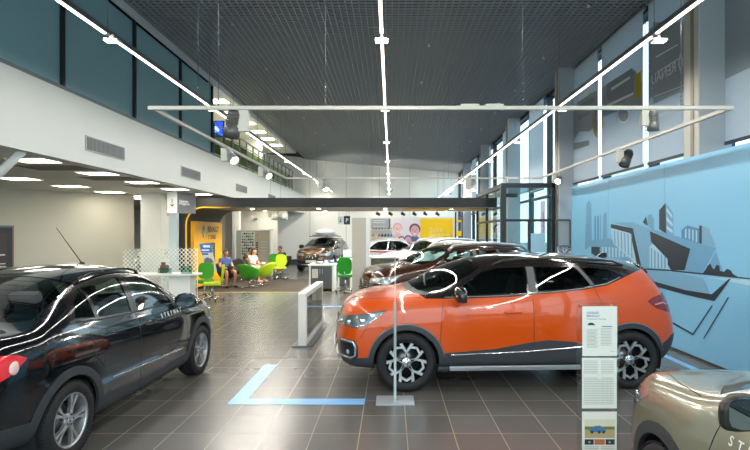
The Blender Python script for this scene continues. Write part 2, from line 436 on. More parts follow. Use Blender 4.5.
# ------------------------------------------------------------------ right side facade
for i, y in enumerate((1.5, 7.9, 14.45, 20.8, 27.0, 33.5)):
    xb = XR-.02; g = MB(); g.box(4.6, xb, y, y+.40, 0, ZC+.05); c_ = struct(g, 'wall_pillar', mat('pillar_grey', 'a2a8ac', .5))
    g = MB(); g.box(4.585, 4.60, y+.0, y+.40, 0, ZC); g.build('side_cladding', mat('pillar_side', 'b9b9b2', .45), c_)
    g = MB(); g.box(4.575, 4.60, y+.12, y+.2, 0, ZC); g.build('cover_strip', mat('pillar_strip', '8f877a', .4, .3), c_)
t = thing('window_3', None, None, (XR+.05, 17, 0), kind='structure')
my = [8.1+2.27*k for k in range(-5, 15)]
for a, b2 in zip([YB]+my, my+[40.2]):
    g = MB(); g.box(XR+.06, XR+.07, a, b2, .1, ZC-.1); g.build('glass_pane', CLEAR, t, world=True)
for a in my:
    g = MB(); g.box(XR-.04, XR+.14, a-.04, a+.04, 0, ZC+.02); g.build('mullion', DKFRAME, t, world=True)
for z in (.05, 1.0, 3.06, 6.3):
    g = MB(); g.box(XR-.01, XR+.12, YB, 40.2, z-.04, z+.04)
    g.build('transom', DKFRAME, t, world=True)
# roller blinds with a printed racing car seen from the back of the fabric
def fabric(name, c, tr=.5):
    m = bpy.data.materials.new(name); m.use_nodes = True; nt = m.node_tree; nt.nodes.clear()
    o = nt.nodes.new('ShaderNodeOutputMaterial'); mx = nt.nodes.new('ShaderNodeMixShader'); mx.inputs[0].default_value = tr
    d = nt.nodes.new('ShaderNodeBsdfDiffuse'); t_ = nt.nodes.new('ShaderNodeBsdfTranslucent')
    wv = nt.nodes.new('ShaderNodeTexNoise'); wv.inputs['Scale'].default_value = 70; tc = nt.nodes.new('ShaderNodeTexCoord')
    nt.links.new(tc.outputs['Object'], wv.inputs['Vector'])
    hs = nt.nodes.new('ShaderNodeMapRange'); hs.inputs['To Min'].default_value = .92; hs.inputs['To Max'].default_value = 1.08
    nt.links.new(wv.outputs['Fac'], hs.inputs['Value'])
    vm = nt.nodes.new('ShaderNodeVectorMath'); vm.operation = 'SCALE'; vm.inputs[0].default_value = srgb(c)[:3]
    nt.links.new(hs.outputs[0], vm.inputs['Scale'])
    for q in (d, t_): nt.links.new(vm.outputs[0], q.inputs['Color'])
    nt.links.new(d.outputs[0], mx.inputs[1]); nt.links.new(t_.outputs[0], mx.inputs[2]); nt.links.new(mx.outputs[0], o.inputs[0])
    return m
BL = fabric('blind_fabric', 'ccd5db', .34); BLD = fabric('blind_print_grey', '98a2aa', .26); BLM = fabric('blind_print_mid', 'abb4bb', .28)
BLY = fabric('blind_print_yellow', 'c9b23a', .3); BLW = fabric('blind_print_white', 'f2f4f4', .4)
XBL = 4.98
def on_x(pts, X, sc=1, ox=0, oy=0):
    """photo measurements -> (y, z) on the wall plane at lateral distance X"""
    r = []
    for u, v in pts:
        px, py = ox+u/sc, oy+v/sc; d = F*X/(px-CX); r.append((d, zt(py, d)))
    return r
def blind(y0, y1, label, prints=(), z0=3.2, m=BL):
    t = thing('roller_blind', label, 'roller blind', (XBL, (y0+y1)/2, 3.2), 0, 'roller blinds along the right windows')
    g = MB(); g.box(XBL, XBL+.004, y0+.11, y1-.11, z0, 6.28); g.build('fabric', m, t, world=True)
    g = MB(); g.box(XBL-.012, XBL+.016, y0+.1, y1-.1, z0-.03, z0+.02); g.build('bottom_bar', mat('blind_bar', '3a3f44', .5), t, world=True)
    g = MB(); g.tube([(XBL+.03, y0+.08, 6.3), (XBL+.03, y1-.08, 6.3)], .035); g.build('roller', ALU, t, world=True)
    for k, (pts, mm) in enumerate(prints):
        g = MB(); g.prism(pts, XBL-.003-.0012*k, XBL-.002-.0012*k, 'X'); g.build('print', mm, t, world=True)
    return t
def clipy(pts, y0, y1):
    for lim, sg in ((y0, 1), (y1, -1)):
        out = []
        for i in range(len(pts)):
            a, b = pts[i-1], pts[i]; ia, ib = (a[0]-lim)*sg >= 0, (b[0]-lim)*sg >= 0
            if ia != ib:
                s = (lim-a[0])/(b[0]-a[0]); out.append((lim, a[1]+s*(b[1]-a[1])))
            if ib: out.append(b)
        pts = out
        if not pts: return pts
    return pts
BP = lambda p: on_x(p, XBL, 3.215, 560, 50)
def ell(cx, cy, rx, ry, n=20, a0=0, a1=2*PI): return [(cx+rx*math.cos(a0+(a1-a0)*k/(n-1 if a1-a0 < 6.2 else n)), cy+ry*math.sin(a0+(a1-a0)*k/(n-1 if a1-a0 < 6.2 else n))) for k in range(n)]
shapes = [([(40, 300), (62, 262), (95, 262), (140, 215), (205, 190), (262, 178), (300, 150), (300, 128), (262, 100), (240, 62), (205, 92), (150, 112), (100, 140), (60, 160), (44, 200)], BLM),
          ([(58, 180), (110, 150), (112, 166), (58, 198)], BLD), ([(58, 212), (100, 192), (100, 204), (58, 226)], BLD),
          ([(60, 150), (88, 132), (92, 146), (60, 166)], BLW), ([(44, 300), (95, 290), (95, 306), (44, 322)], BLD),
          (ell(122, 230, 17, 52), BLY), (ell(122, 230, 12, 46), BLD), (ell(123, 230, 5, 22), BLM),
          ([(150, 110), (232, 58), (240, 76), (236, 130), (205, 170), (165, 175), (150, 150)], BLD),
          ([(165, 122), (225, 84), (226, 92), (166, 131)], BLW), ([(150, 176), (236, 136), (236, 144), (150, 186)], BLW),
          (ell(205, 208, 22, 28), BLW), (ell(205, 208, 16, 22), BLM),
          ([(244, 82), (262, 66), (262, 152), (246, 156)], BLY),
          ([(268, -60), (300, -75), (300, 120), (268, 128)], BLM),
          ([(300, -90), (420, -90), (420, 120), (300, 175)], BLM), ([(312, 70), (392, 20), (392, 24), (312, 74)], BLW),
          ([(305, 148), (400, 112), (400, 115), (305, 151)], BLW), ([(310, 20), (380, -20), (380, -15), (310, 26)], BLW)]
names = {12.64: 'grey roller blind left of its neighbours, printed with the front wheel of a racing car',
         10.37: 'grey roller blind printed with the body of a racing car and a yellow bar',
         8.1: 'grey roller blind with mirrored white lettering beside the pillar'}
for y0 in (12.64, 10.37, 8.1):
    pr = []
    for p, mm in shapes:
        q = clipy(BP(p), y0+.13, y0+2.14)
        q = [(a, min(b, 6.27)) for a, b in q]
        if len(q) > 2: pr.append((q, mm))
    t = blind(y0, y0+2.27, names[y0], pr)
    if y0 == 8.1:
        # lettering reads mirrored from inside: local x runs towards -y as seen from outside
        MX = Matrix(((0, 0, -1, XBL-.03), (1, 0, 0, 0), (0, 1, 0, 0), (0, 0, 0, 1)))
        g = MB(); yy, zz = 9.2, 4.78
        g.text('RENAU', .27, Matrix.Translation((0, yy, zz-.03)) @ MX, align='LEFT', bold=.005)
        g.build('lettering', BLW, t, world=True); g = MB()
        dd = [(8.98, zz), (9.06, zz+.2), (9.14, zz), (9.06, zz-.2)]
        c0 = [(9.02, zz), (9.06, zz+.1), (9.10, zz), (9.06, zz-.1)]
        for k in range(4):
            g.poly([(XBL-.03, *dd[k]), (XBL-.03, *dd[(k+1) % 4]), (XBL-.03, *c0[(k+1) % 4]), (XBL-.03, *c0[k])])
        g.build('diamond_emblem', BLW, t, world=True); g = MB()
        g.text('Группа Компаний', .12, Matrix.Translation((0, 9.6, zz-.75)) @ MX)
        g.build('small_lettering', BLW, t, world=True)
NB = on_x([(722, -40), (800, -60), (800, 44), (722, 81)], XBL)
blind(5.83, 8.1, 'grey roller blind nearest the camera, darker printed band across its top', [(clipy([(a, min(b, 6.27)) for a, b in NB], 5.96, 7.97), BLM)])
blind(3.56, 5.83, 'grey roller blind beside the camera, second from the pillar'); blind(1.29, 3.56, 'grey roller blind beside the camera, third from the pillar')
WBL = fabric('white_blind_fabric', 'eef2f4', .45)
for k, y0 in enumerate((17.2, 21.75, 26.3, 30.8)):
    blind(y0, y0+2.0, 'plain white roller blind above the glass vestibule, '+R1[k], z0=3.3, m=WBL)

# ------------------------------------------------------------------ light blue panelled wall with the printed skyline
BLUE = mat('blue_panel', '88c9ee', .32, noise=.02, nscale=.4)
BL_D = mat('print_dark', '2f3a44', .35); BL_M = mat('print_mid_blue', '6fa9d0', .35); BL_L = mat('print_light_blue', 'b4dcf0', .35)
BL_G = mat('print_grey_blue', '7db2d4', .35); BL_S = mat('print_deep_blue', '5590bd', .35)
XP = 4.505
root = thing('wall_right', None, None, (XP, 8, 0), kind='structure')
for y0, y1 in ((10.98, 13.2), (8.72, 10.98), (6.46, 8.72), (4.2, 6.46), (1.94, 4.2)):
    g = MB(); g.box(XP, XP+.06, y0+.008, y1-.008, .0, 3.0); g.build('panel', BLUE, root, world=True)
    g = MB(); g.box(XP+.02, XP+.05, y0-.008, y0+.008, .0, 3.0); g.build('joint', mat('joint_blue', '5c8ea9', .5), root, world=True)
WM = lambda p: on_x(p, XP, 2.81, 560, 140)
prints = [([(75, 180), (82, 168), (88, 182), (90, 295), (73, 308), (70, 305)], BL_M),
  ([(97, 215), (101, 213), (101, 282), (97, 284)], BL_S), ([(105, 214), (109, 212), (109, 280), (105, 282)], BL_S), ([(112, 212), (115, 210), (115, 278), (112, 280)], BL_M),
  ([(122, 212), (131, 200), (133, 275), (120, 282)], BL_M), ([(88, 282), (137, 276), (200, 308), (205, 340), (110, 336), (88, 300)], BL_M),
  ([(88, 300), (112, 300), (112, 336), (88, 318)], BL_D),
  ([(143, 236), (205, 248), (230, 360), (219, 360), (198, 263), (143, 247)], BL_D),
  ([(150, 232), (205, 231), (258, 252), (300, 330), (303, 362), (231, 360), (207, 248)], BL_G),
  ([(143, 247), (198, 262), (216, 350), (150, 290)], BL_L),
  ([(233, 232), (242, 214), (247, 242)], BL_D), ([(246, 212), (256, 208), (264, 222), (264, 254), (246, 242)], BL_M),
  ([(279, 197), (297, 177), (299, 263), (279, 251)], BL_D), ([(298, 178), (318, 205), (319, 270), (299, 262)], BL_M),
  ([(300, 190), (316, 212), (316, 220), (300, 200)], BL_L), ([(300, 215), (317, 235), (317, 244), (300, 226)], BL_L), ([(300, 240), (317, 254), (317, 262), (300, 250)], BL_L),
  ([(255, 252), (262, 251), (440, 303), (398, 378), (348, 366), (366, 306), (300, 283)], BL_M),
  ([(253, 256), (367, 306), (351, 366), (313, 366), (300, 345), (256, 285)], BL_D),
  ([(252, 300), (262, 292), (303, 335), (303, 362), (252, 360)], BL_L),
  ([(342, 252), (358, 240), (395, 250), (395, 292), (342, 275)], BL_S),
  ([(392, 240), (399, 241), (399, 292), (392, 290)], BL_D), ([(399, 241), (418, 247), (438, 300), (399, 292)], BL_G),
  ([(352, 250), (356, 249), (356, 276), (352, 275)], BL_L), ([(362, 250), (366, 250), (366, 280), (362, 278)], BL_L), ([(372, 252), (376, 252), (376, 284), (372, 282)], BL_L), ([(382, 254), (386, 254), (386, 287), (382, 286)], BL_L),
  ([(438, 315), (462, 378), (404, 376)], BL_M),
  ([(402, 374), (412, 360), (416, 352), (424, 348), (428, 358), (434, 364), (441, 350), (449, 354), (450, 368), (462, 370), (470, 362), (480, 366), (486, 376), (500, 384), (500, 388), (404, 378)], BL_D),
  ([(160, 358), (230, 360), (300, 364), (400, 374), (534, 388), (534, 391), (400, 378), (300, 368), (222, 364), (160, 362)], BL_D),
  ([(225, 366), (312, 368), (400, 388), (408, 398), (422, 432), (330, 418), (225, 394)], BL_G),
  ([(408, 384), (534, 394), (534, 410), (470, 396)], BL_L)]
for k in range(10):
    xx = 118+k*9.5; prints.append(([(xx, 300+k*.6), (xx+4.5, 300+k*.8), (xx+4.5, 330), (xx, 328)], BL_L))
for k in range(6):
    xx = 152+k*9.5; prints.append(([(xx, 254+k*2), (xx+3, 255+k*2), (xx+5, 292+k*8), (xx+2, 291+k*8)], BL_M))
for k in range(5):
    xx = 256+k*9.5; prints.append(([(xx, 302+k*6), (xx+4, 305+k*6), (xx+4, 360), (xx, 360)], BL_M))
WM2 = lambda p: on_x(p, XP, 4.5, 640, 280)
pr2 = [([(20, 2), (60, 5), (205, 45), (325, 64), (402, -5), (410, -5), (336, 95), (205, 66), (60, 26), (20, 20)], BL_D),
       ([(143, 186), (240, 240), (324, 115), (328, 117), (241, 249), (143, 194)], BL_D), ([(286, 262), (398, 76), (402, 79), (290, 264)], BL_D)]
for i, pts in enumerate([(WM(p), m) for p, m in prints]+[(WM2(p), m) for p, m in pr2]):
    q, mm = pts
    g = MB(); g.prism(q, XP-.0012-.0004*i/4, XP-.0004*i/4, 'X'); g.build('skyline_print', mm, root, world=True)
# dark strip painted in for the shadow under the panels
g = MB(); g.box(XP-.012, XP, 1.94, 13.2, 0, .035); struct(g, 'shadow_strip_right', mat('shadow_dark', '3a4046', .5))
# floor margin strip beside the wall
# ------------------------------------------------------------------ portal with the long dark beam
pf = [(-6.88, 0), (-6.40, 0), (-6.40, 2.1)]
arc = [(-5.85-.55*math.cos(a), 2.12+.55*math.sin(a)) for a in [PI/2*k/8 for k in range(9)]]
prof_in = [(-6.40, 0)]+arc
g = MB()
g.prism(prof_in+[(3.25, 2.67), (3.25, 2.96), (-6.35, 2.96), (-6.35, 2.8), (-6.9, 2.8), (-6.9, 0)], 16.55, 16.75, 'Y')
po = struct(g, 'wall_portal', PORTAL)
g = MB(); n = len(prof_in)
outer = [(-6.75, 0)]+[(-5.85-.85*math.cos(a), 2.12+.8*math.sin(a)) for a in [PI/2*k/8 for k in range(9)]]
g.prism(prof_in+outer[::-1], 16.75, 19.8, 'Y', smooth=False); g.build('portal_side', PORTAL, po)
g = MB(); g.box(-5.85, 3.25, 16.75, 19.8, 2.67, 2.92); g.build('portal_soffit', mat('soffit_beige', 'a39c90', .45), po)
g = MB(); g.box(.4, 3.1, 17.2, 19.2, 2.655, 2.67); g.build('yellow_reflection_patch', mat('reflection_yellow', 'c99a28', .45), po)  # yellow reflection on the soffit, put in as a coloured sheet
g = MB(); off = [(-6.40+.025, 0)]+[(-5.85-.525*math.cos(a), 2.12+.525*math.sin(a)) for a in [PI/2*k/8 for k in range(9)]]
off2 = [(-6.40-.012, 0)]+[(-5.85-.562*math.cos(a), 2.12+.562*math.sin(a)) for a in [PI/2*k/8 for k in range(9)]]
g.prism(off+[(-5.0, 2.645), (-5.0, 2.66)]+off2[::-1], 16.52, 16.56, 'Y'); g.build('yellow_edge', mat('yellow_edge', 'f2b705', .4), po)
for k, xx in enumerate((-4.6, -2.4, -.2, 2.0)):
    for yy in (17.6, 19.3):
        t = thing('downlight', 'small round downlight under the dark beam, %s from the left in the %s row' % (['first', 'second', 'third', 'fourth'][k], 'front' if yy < 18 else 'rear'), 'downlight', (xx, yy, 2.66), 0, 'downlights under the beam')
        g = MB(); g.lathe([(0, -.012), (.07, -.012), (.07, 0)], 16, 'Z', (0, 0, 0)); g.build('lamp', SPOT, t)
        l = bpy.data.lights.new('lamp', 'SPOT'); l.energy = 250; l.spot_size = 2.4; l.spot_blend = .5; l.color = (1, .95, .86); l.shadow_soft_size = .06
        lo = bpy.data.objects.new('lamp_light', l); COL.objects.link(lo); lo.parent = t; lo.location = (0, 0, -.03)
        g = MB(); g.lathe([(.07, -.015), (.09, -.015), (.09, 0), (.07, 0)], 16, 'Z'); g.build('ring', WHITE, t)
# ------------------------------------------------------------------ carpet, yellow line, blue tape
g = MB(); g.box(-6.38, -2.95, 16.8, 21.2, 0, .006)
tag(g.build('carpet', mat('brown_carpet', '31291f', .95, noise=.25, nscale=30, bump=.6, bscale=200)), 'dark brown carpet in the waiting corner under the green chairs', 'carpet')
g = MB(); g.box(-6.3, 2.9, 16.62, 16.70, 0, .004); struct(g, 'trim_3', mat('yellow_line', 'b89a34', .5))
TAPE = mat('light_blue_tape', '7cb6ea', .3)
def tape(rects, label):
    g = MB()
    g.prism(rects, 0.001, .004, 'Z'); tag(g.build('floor_tape', TAPE), label, 'floor tape')
tape([(-1.78, 5.74), (-.29, 5.74), (-.29, 5.94), (-1.60, 5.94), (-1.60, 7.47), (-1.78, 7.47)], 'light blue tape corner on the floor in front of the orange car')
tape([(-2.2, 13.3), (-.3, 13.3), (-.3, 13.5), (-2.2, 13.5)], 'light blue tape stripe on the floor behind the low glazed display panel')
tape([(-1.83, 12.55), (-1.68, 12.55), (-1.66, 13.29), (-1.83, 13.29)], 'short light blue tape piece behind the low glazed display panel')
tape([(4.09, 5.4), (4.2, 5.4), (4.2, 9.5), (4.09, 9.5)], 'light blue tape along the foot of the blue printed wall')
# ------------------------------------------------------------------ linear track lights
ZT = 4.42
TRACK_W = 10.
def track(X, y0, y1, label, offs, flood_side):
    t = thing('linear_track_light', label, 'track light', (X, (y0+y1)/2, ZT), 0, 'linear lights under the ceiling')
    g = MB(); g.box(X-.026, X+.026, y0, y1, ZT, ZT+.07); g.build('rail', STEEL, t, world=True)
    ys = [y0]+[offs+3.85*k for k in range(-4, 9) if y0 < offs+3.85*k < y1]+[y1]
    for a, b in zip(ys, ys[1:]):
        g = MB(); g.box(X-.018, X+.018, a+.07, b-.07, ZT-.012, ZT); g.build('diffuser', LAMP, t, world=True)
        l = bpy.data.lights.new('tube', 'AREA'); l.shape = 'RECTANGLE'; l.size = .036; l.size_y = b-a-.14; l.energy = TRACK_W*(b-a); l.color = (1, .95, .88)
        lo = bpy.data.objects.new('tube_light', l); COL.objects.link(lo); lo.parent = t; lo.matrix_basis = Matrix.Translation((0, (a+b)/2-(y0+y1)/2, -.016))
    for a in ys[1:-1]:
        g = MB(); g.tube([(X, a, ZT+.07), (X, a, ZC)], .006, 5); g.build('suspension_cable', STEEL, t, world=True)
        h = thing('flood_lamp', None, None, (X+flood_side*.02, a, ZT-.02)); 
        h.parent = t; h.matrix_basis = Matrix.Translation((flood_side*.06, a-(y0+y1)/2, -.06))
        g = MB(); g.box(-.09, .09, -.06, .06, -.03, .0, bevel=.006); g.box(-.015, .015, -.015, .015, 0, .06); g.build('lamp_body', WHITE, h)
        g = MB()
        for i in range(4):
            for j in range(2): g.box(-.075+i*.04, -.045+i*.04, -.045+j*.05, -.01+j*.05, -.034, -.03)
        g.build('led_array', LAMPSQ, h)
track(-3.66, -4, 33.2, 'linear light on the left, running beside the teal mezzanine glass', 6.85, 1)
track(-.12, -4, 35.6, 'linear light in the middle of the ceiling', 6.85, 0)
track(3.40, -4, 38.2, 'linear light on the right, running beside the window blinds', 6.85, 1)

# ------------------------------------------------------------------ rectangular rail hung on cables
ZF = 3.38; FX0, FX1, FY0, FY1 = -2.92, 4.13, 6.45, 14.7
t = thing('hanging_rail_frame', 'large white rectangular rail hung from the ceiling above the orange car', 'rail', ((FX0+FX1)/2, 10.5, ZF))
RW = mat('rail_white', 'c2bfb5', .45)
for q in ((FX0-.03, FX1+.03, FY0-.025, FY0+.025), (FX0-.03, FX1+.03, FY1-.025, FY1+.025), (FX0-.025, FX0+.025, FY0, FY1), (FX1-.025, FX1+.025, FY0, FY1)):
    g = MB(); g.box(*q, ZF-.022, ZF+.022); g.build('rail', RW, t, world=True)
for x, y in ((FX0+.5, FY0+.2), (-.8, FY0), (1.6, FY0), (FX1-.6, FY0), (FX0, 9.8), (FX0, 12.5), (FX1, 8.6), (FX1, 10.6), (-.8, FY1), (1.6, FY1), (-2.1, FY0)):
    g = MB(); g.tube([(x, y, ZF), (x, y, ZC)], .005, 5); 
    for k in range(5): g.ball((x, y, ZF+.1+k*.05), .012, n=6)
    g.build('suspension_chain', STEEL, t, world=True)
for x in (1.15, .85):
    g = MB(); g.box(x, x+.22, FY0-.02, FY0+.02, ZF+.02, ZF+.05); g.build('junction_box', RW, t, world=True)

def spot(loc, aim, label, s=1., lit=True, body=None, power=140):
    """cylindrical track spotlight hanging below a rail"""
    t = thing('spotlight', label, 'spotlight', loc, 0, None)
    body = body or mat('spot_body_grey', '9a9a96', .4, .5)
    g = MB(); g.box(-.05*s, .05*s, -.03*s, .03*s, -.20*s, 0, bevel=.006); g.build('driver_box', mat('driver_box_light', 'c6c3b8', .5), t)
    d = Vector(aim).normalized(); q = Vector((0, 0, -1)).rotation_difference(d).to_matrix().to_4x4()
    M = Matrix.Translation((.1*s, 0, -.13*s)) @ q
    g = MB(); g.lathe([(0, .13*s), (.05*s, .13*s), (.062*s, .10*s), (.062*s, -.02*s), (.075*s, -.03*s), (.075*s, -.13*s), (.066*s, -.13*s), (.06*s, -.10*s), (0, -.10*s)], 20, 'Z', M=M)
    for k in range(5): g.lathe([(.064*s, .09*s-k*.02*s), (.072*s, .085*s-k*.02*s), (.064*s, .08*s-k*.02*s)], 20, 'Z', M=M)
    g.build('lamp_head', body, t)
    g = MB(); g.lathe([(0, -.105*s), (.058*s, -.105*s), (.058*s, -.1*s), (0, -.1*s)], 16, 'Z', M=M)
    g.build('lens', SPOT if lit else mat('lens_off', 'c9c9c0', .15), t)
    g = MB(); g.tube([(.02*s, 0, -.1*s), (.1*s, 0, -.13*s)], .012*s, 6); g.build('bracket', body, t)
    if lit:
        l = bpy.data.lights.new('lamp', 'SPOT'); l.energy = power; l.spot_size = 1.3; l.spot_blend = .6; l.color = (1, .93, .82); l.shadow_soft_size = .06
        lo = bpy.data.objects.new('lamp_light', l); COL.objects.link(lo); lo.parent = t
        lo.matrix_basis = Matrix.Translation(Vector((.1*s, 0, -.13*s))+d*.14*s) @ Vector((0, 0, -1)).rotation_difference(d).to_matrix().to_4x4()
    return t
DKS = mat('spot_body_dark', '5a5a58', .4, .5)
spot((at(243.5, FY0), FY0, ZF-.03), (.15, -.05, -1), 'dark ribbed spotlight on the front rail, left end of the hanging frame', 1.3, False, DKS).rotation_euler.z = PI
spot((at(645, FY0), FY0, ZF-.03), (.05, .1, -1), 'ribbed spotlight on the front rail at the right end of the hanging frame', .95, False, mat('spot_body_mid', '7c7c78', .4, .5))
spot((FX1-.05, 9.45, ZF-.03), (-.45, -.2, -1), 'dark spotlight on the right rail in front of the printed blinds', 1.2, False, DKS)
spot((FX1, FY1-1.3, ZF-.03), (-.55, -1, -.55), 'glowing spotlight on the right rail near the white pillar', 1.1, True)
spot((FX0, 9.3, ZF-.03), (.55, -.45, -.55), 'lit spotlight on the left rail of the hanging frame, nearest the camera', 1.15, True, mat('spot_body_light', 'c2c2bc', .4, .4))
spot((FX0, 11.9, ZF-.03), (.55, -.45, -.5), 'lit spotlight on the left rail of the hanging frame, beyond the nearest one', 1.15, True, MATS['spot_body_light'])
spot((-1.95, FY1, ZF-.03), (.2, -.5, -.8), 'lit spotlight on the far rail of the hanging frame, left end', 1.3, True, MATS['spot_body_light'])
spot((2.15, FY1, ZF-.03), (-.1, -.4, -.9), 'lit spotlight on the far rail in front of the glass vestibule', 1.3, True, MATS['spot_body_light'])
for k, px in enumerate((270.5, 280.5)):
    spot((at(px, 21.5), 21.5, zt(209, 21.5)), (0, -.1, -1), ['left', 'right'][k]+' of the two white spotlights hanging in front of the far wall', 1.7, False, WHITE)
    g = MB(); g.tube([(at(px, 21.5), 21.5, zt(209, 21.5)), (at(px, 21.5), 21.5, ZC)], .006, 5)
    tag(g.build('suspension_cable', STEEL), 'thin cable holding the %s white spotlight before the far wall' % ['left', 'right'][k], 'cable')

for k, (x, y) in enumerate(((-3.66, -2.6), (-.12, -2.9), (3.4, -2.6))):  # unseen fill lamps, added to brighten surfaces that face the camera
    spot((x, y, ZT-.02), ((.15, 0, -.1)[k], 1, -.42), 'added unseen fill spotlight behind the camera on the %s linear light' % ['left', 'middle', 'right'][k], 1.5, True, MATS['spot_body_light'], power=200)

for k, (x, y) in enumerate(((-3.66, 27.0), (-.12, 29.5), (3.40, 31.5))):
    spot((x, y, ZT-.02), (.25, 1, .05), 'lit spotlight aimed at the far wall from the end of the %s linear light' % ['left', 'middle', 'right'][k], 1.2, True, MATS['spot_body_light'], power=420)
# ------------------------------------------------------------------ cars: a lofted shell cut into panels
def lerp_tab(tab, x):
    if x <= tab[0][0]: return tab[0][1]
    for (a, b), (c, d) in zip(tab, tab[1:]):
        if x <= c:
            t = (x-a)/(c-a) if c > a else 0
            return b+(d-b)*t
    return tab[-1][1]

def smooth_tab(tab, x):
    """Catmull-Rom through a table"""
    n = len(tab)
    if x <= tab[0][0]: return tab[0][1]
    if x >= tab[-1][0]: return tab[-1][1]
    for i in range(n-1):
        if x <= tab[i+1][0]:
            x0, y0 = tab[i]; x1, y1 = tab[i+1]
            m0 = (y1-tab[i-1][1])/(x1-tab[i-1][0]) if i > 0 else (y1-y0)/(x1-x0)
            m1 = (tab[i+2][1]-y0)/(tab[i+2][0]-x0) if i+2 < n else (y1-y0)/(x1-x0)
            h = x1-x0; t = (x-x0)/h
            return (2*t**3-3*t*t+1)*y0+(t**3-2*t*t+t)*h*m0+(-2*t**3+3*t*t)*y1+(t**3-t*t)*h*m1

def car_shell(S):
    """S: dict of side-view tables. Returns a bmesh of the closed smooth shell (nose at x=0, tail at x=L)."""
    L, W = S['L'], S['W']
    fd = S.get('fd', [0, .03, .11, .27, .60]); fy = S.get('fy', [0, .46, .80, .95, .99])
    rd = S.get('rd', [.52, .26, .11, .035, 0]); ry = S.get('ry', [.985, .94, .82, .48, 0])
    mids = S['mids']
    st = [('f', k) for k in range(5)]+[('m', k) for k in range(len(mids))]+[('r', k) for k in range(5)]
    NL = 11
    rows = []
    for s, (ty, k) in enumerate(st):
        row = []
        for i in range(7):
            xf, xr = S['nose'][i], S['tail'][i]
            wl = S['wl'][i]
            if ty == 'f': x = xf+fd[k]*(1 if i else 1); yf = fy[k]
            elif ty == 'm': x = mids[k]; yf = 1.
            else: x = L-xr-rd[k]; yf = ry[k]
            # plan taper of the sides
            yw = W*wl*lerp_tab(S['plan'], x/L)*yf
            if i == 0: yw = 0.
            z = smooth_tab(S['z'][i], x)
            if ty == 'f' and 'fz' in S: z += S['fz'][i]*0
            row.append((x, yw, z))
        x6, y6, z6 = row[6]
        xc, zc = S['c10'][s]            # centre line
        e = S['e8'][s]                  # roof edge / hood crown: (x, y, z) or None -> on the hood
        if e is None:
            e = (x6+(xc-x6)*.55, y6*.62, z6+(zc-z6)*.80)
            m7 = (x6+(xc-x6)*.2, y6*.88, z6+(zc-z6)*.42)
        else:
            m7 = ((x6+e[0])/2, (y6+e[1])/2+.018, (z6+e[2])/2)
        m9 = ((e[0]+xc)/2+(xc-e[0])*.25, e[1]*.55, e[2]+(zc-e[2])*.78)
        row += [m7, e, m9, (xc, 0., zc)]
        rows.append(row)
    bm = bmesh.new()
    V = {}
    def vert(p):
        return bm.verts.new(p)
    for sgn in (-1, 1):
        G = [[vert((x, sgn*y, z)) for x, y, z in row] for row in rows]
        for s in range(len(rows)-1):
            for i in range(NL-1):
                q = [G[s][i], G[s+1][i], G[s+1][i+1], G[s][i+1]]
                if sgn > 0: q = q[::-1]
                bm.faces.new(q)
    bmesh.ops.remove_doubles(bm, verts=bm.verts[:], dist=.0006)
    bmesh.ops.dissolve_degenerate(bm, edges=bm.edges[:], dist=.0005)
    bmesh.ops.holes_fill(bm, edges=[e for e in bm.edges if e.is_boundary], sides=0)
    me = bpy.data.meshes.new('t'); bm.to_mesh(me); bm.free()
    ob = bpy.data.objects.new('t', me); COL.objects.link(ob)
    md = ob.modifiers.new('s', 'SUBSURF'); md.levels = S.get('sub', 3)
    dg = bpy.context.evaluated_depsgraph_get(); dg.update()
    m2 = bpy.data.meshes.new_from_object(ob.evaluated_get(dg))
    bm = bmesh.new(); bm.from_mesh(m2)
    bpy.data.objects.remove(ob); bpy.data.meshes.remove(me); bpy.data.meshes.remove(m2)
    bmesh.ops.recalc_face_normals(bm, faces=bm.faces[:])
    if S.get('cutoff') is not None: pass
    bm.normal_update()
    return bm

def in_poly(u, v, P):
    c = False; n = len(P)
    for i in range(n):
        x1, y1 = P[i-1]; x2, y2 = P[i]
        if (y1 > v) != (y2 > v) and u < (x2-x1)*(v-y1)/(y2-y1)+x1: c = not c
    return c

AX = {'X': (1, 2, Vector((1, 0, 0))), 'Y': (0, 2, Vector((0, 1, 0))), 'Z': (0, 1, Vector((0, 0, 1)))}
def region(bm, lay, poly, idx, axis, pred):
    """cut the outline into the shell and label the faces inside"""
    a, b, ax = AX[axis]
    n = len(poly)
    for i in range(n):
        p, q = poly[i-1], poly[i]
        if math.hypot(q[0]-p[0], q[1]-p[1]) < 1e-5: continue
        u0, u1 = sorted((p[0], q[0])); v0, v1 = sorted((p[1], q[1])); e = .004
        fs = []
        for f in bm.faces:
            co = [vv.co for vv in f.verts]
            if max(c[a] for c in co) < u0-e or min(c[a] for c in co) > u1+e or max(c[b] for c in co) < v0-e or min(c[b] for c in co) > v1+e: continue
            if not pred(f): continue
            fs.append(f)
        if not fs: continue
        co = Vector((0, 0, 0)); co[a] = p[0]; co[b] = p[1]
        d = Vector((0, 0, 0)); d[a] = q[0]-p[0]; d[b] = q[1]-p[1]
        no = d.cross(ax).normalized()
        geom = fs+list({x for f in fs for x in f.edges})+list({x for f in fs for x in f.verts})
        bmesh.ops.bisect_plane(bm, geom=geom, dist=.0004, plane_co=co, plane_no=no)
    for f in bm.faces:
        c = f.calc_center_median()
        if in_poly(c[a], c[b], poly) and pred(f): f[lay] = idx

def seg_region(bm, lay, name_ids, spec):
    for nm, polys, axis, pred in spec:
        for P in polys: region(bm, lay, P, name_ids[nm], axis, pred)

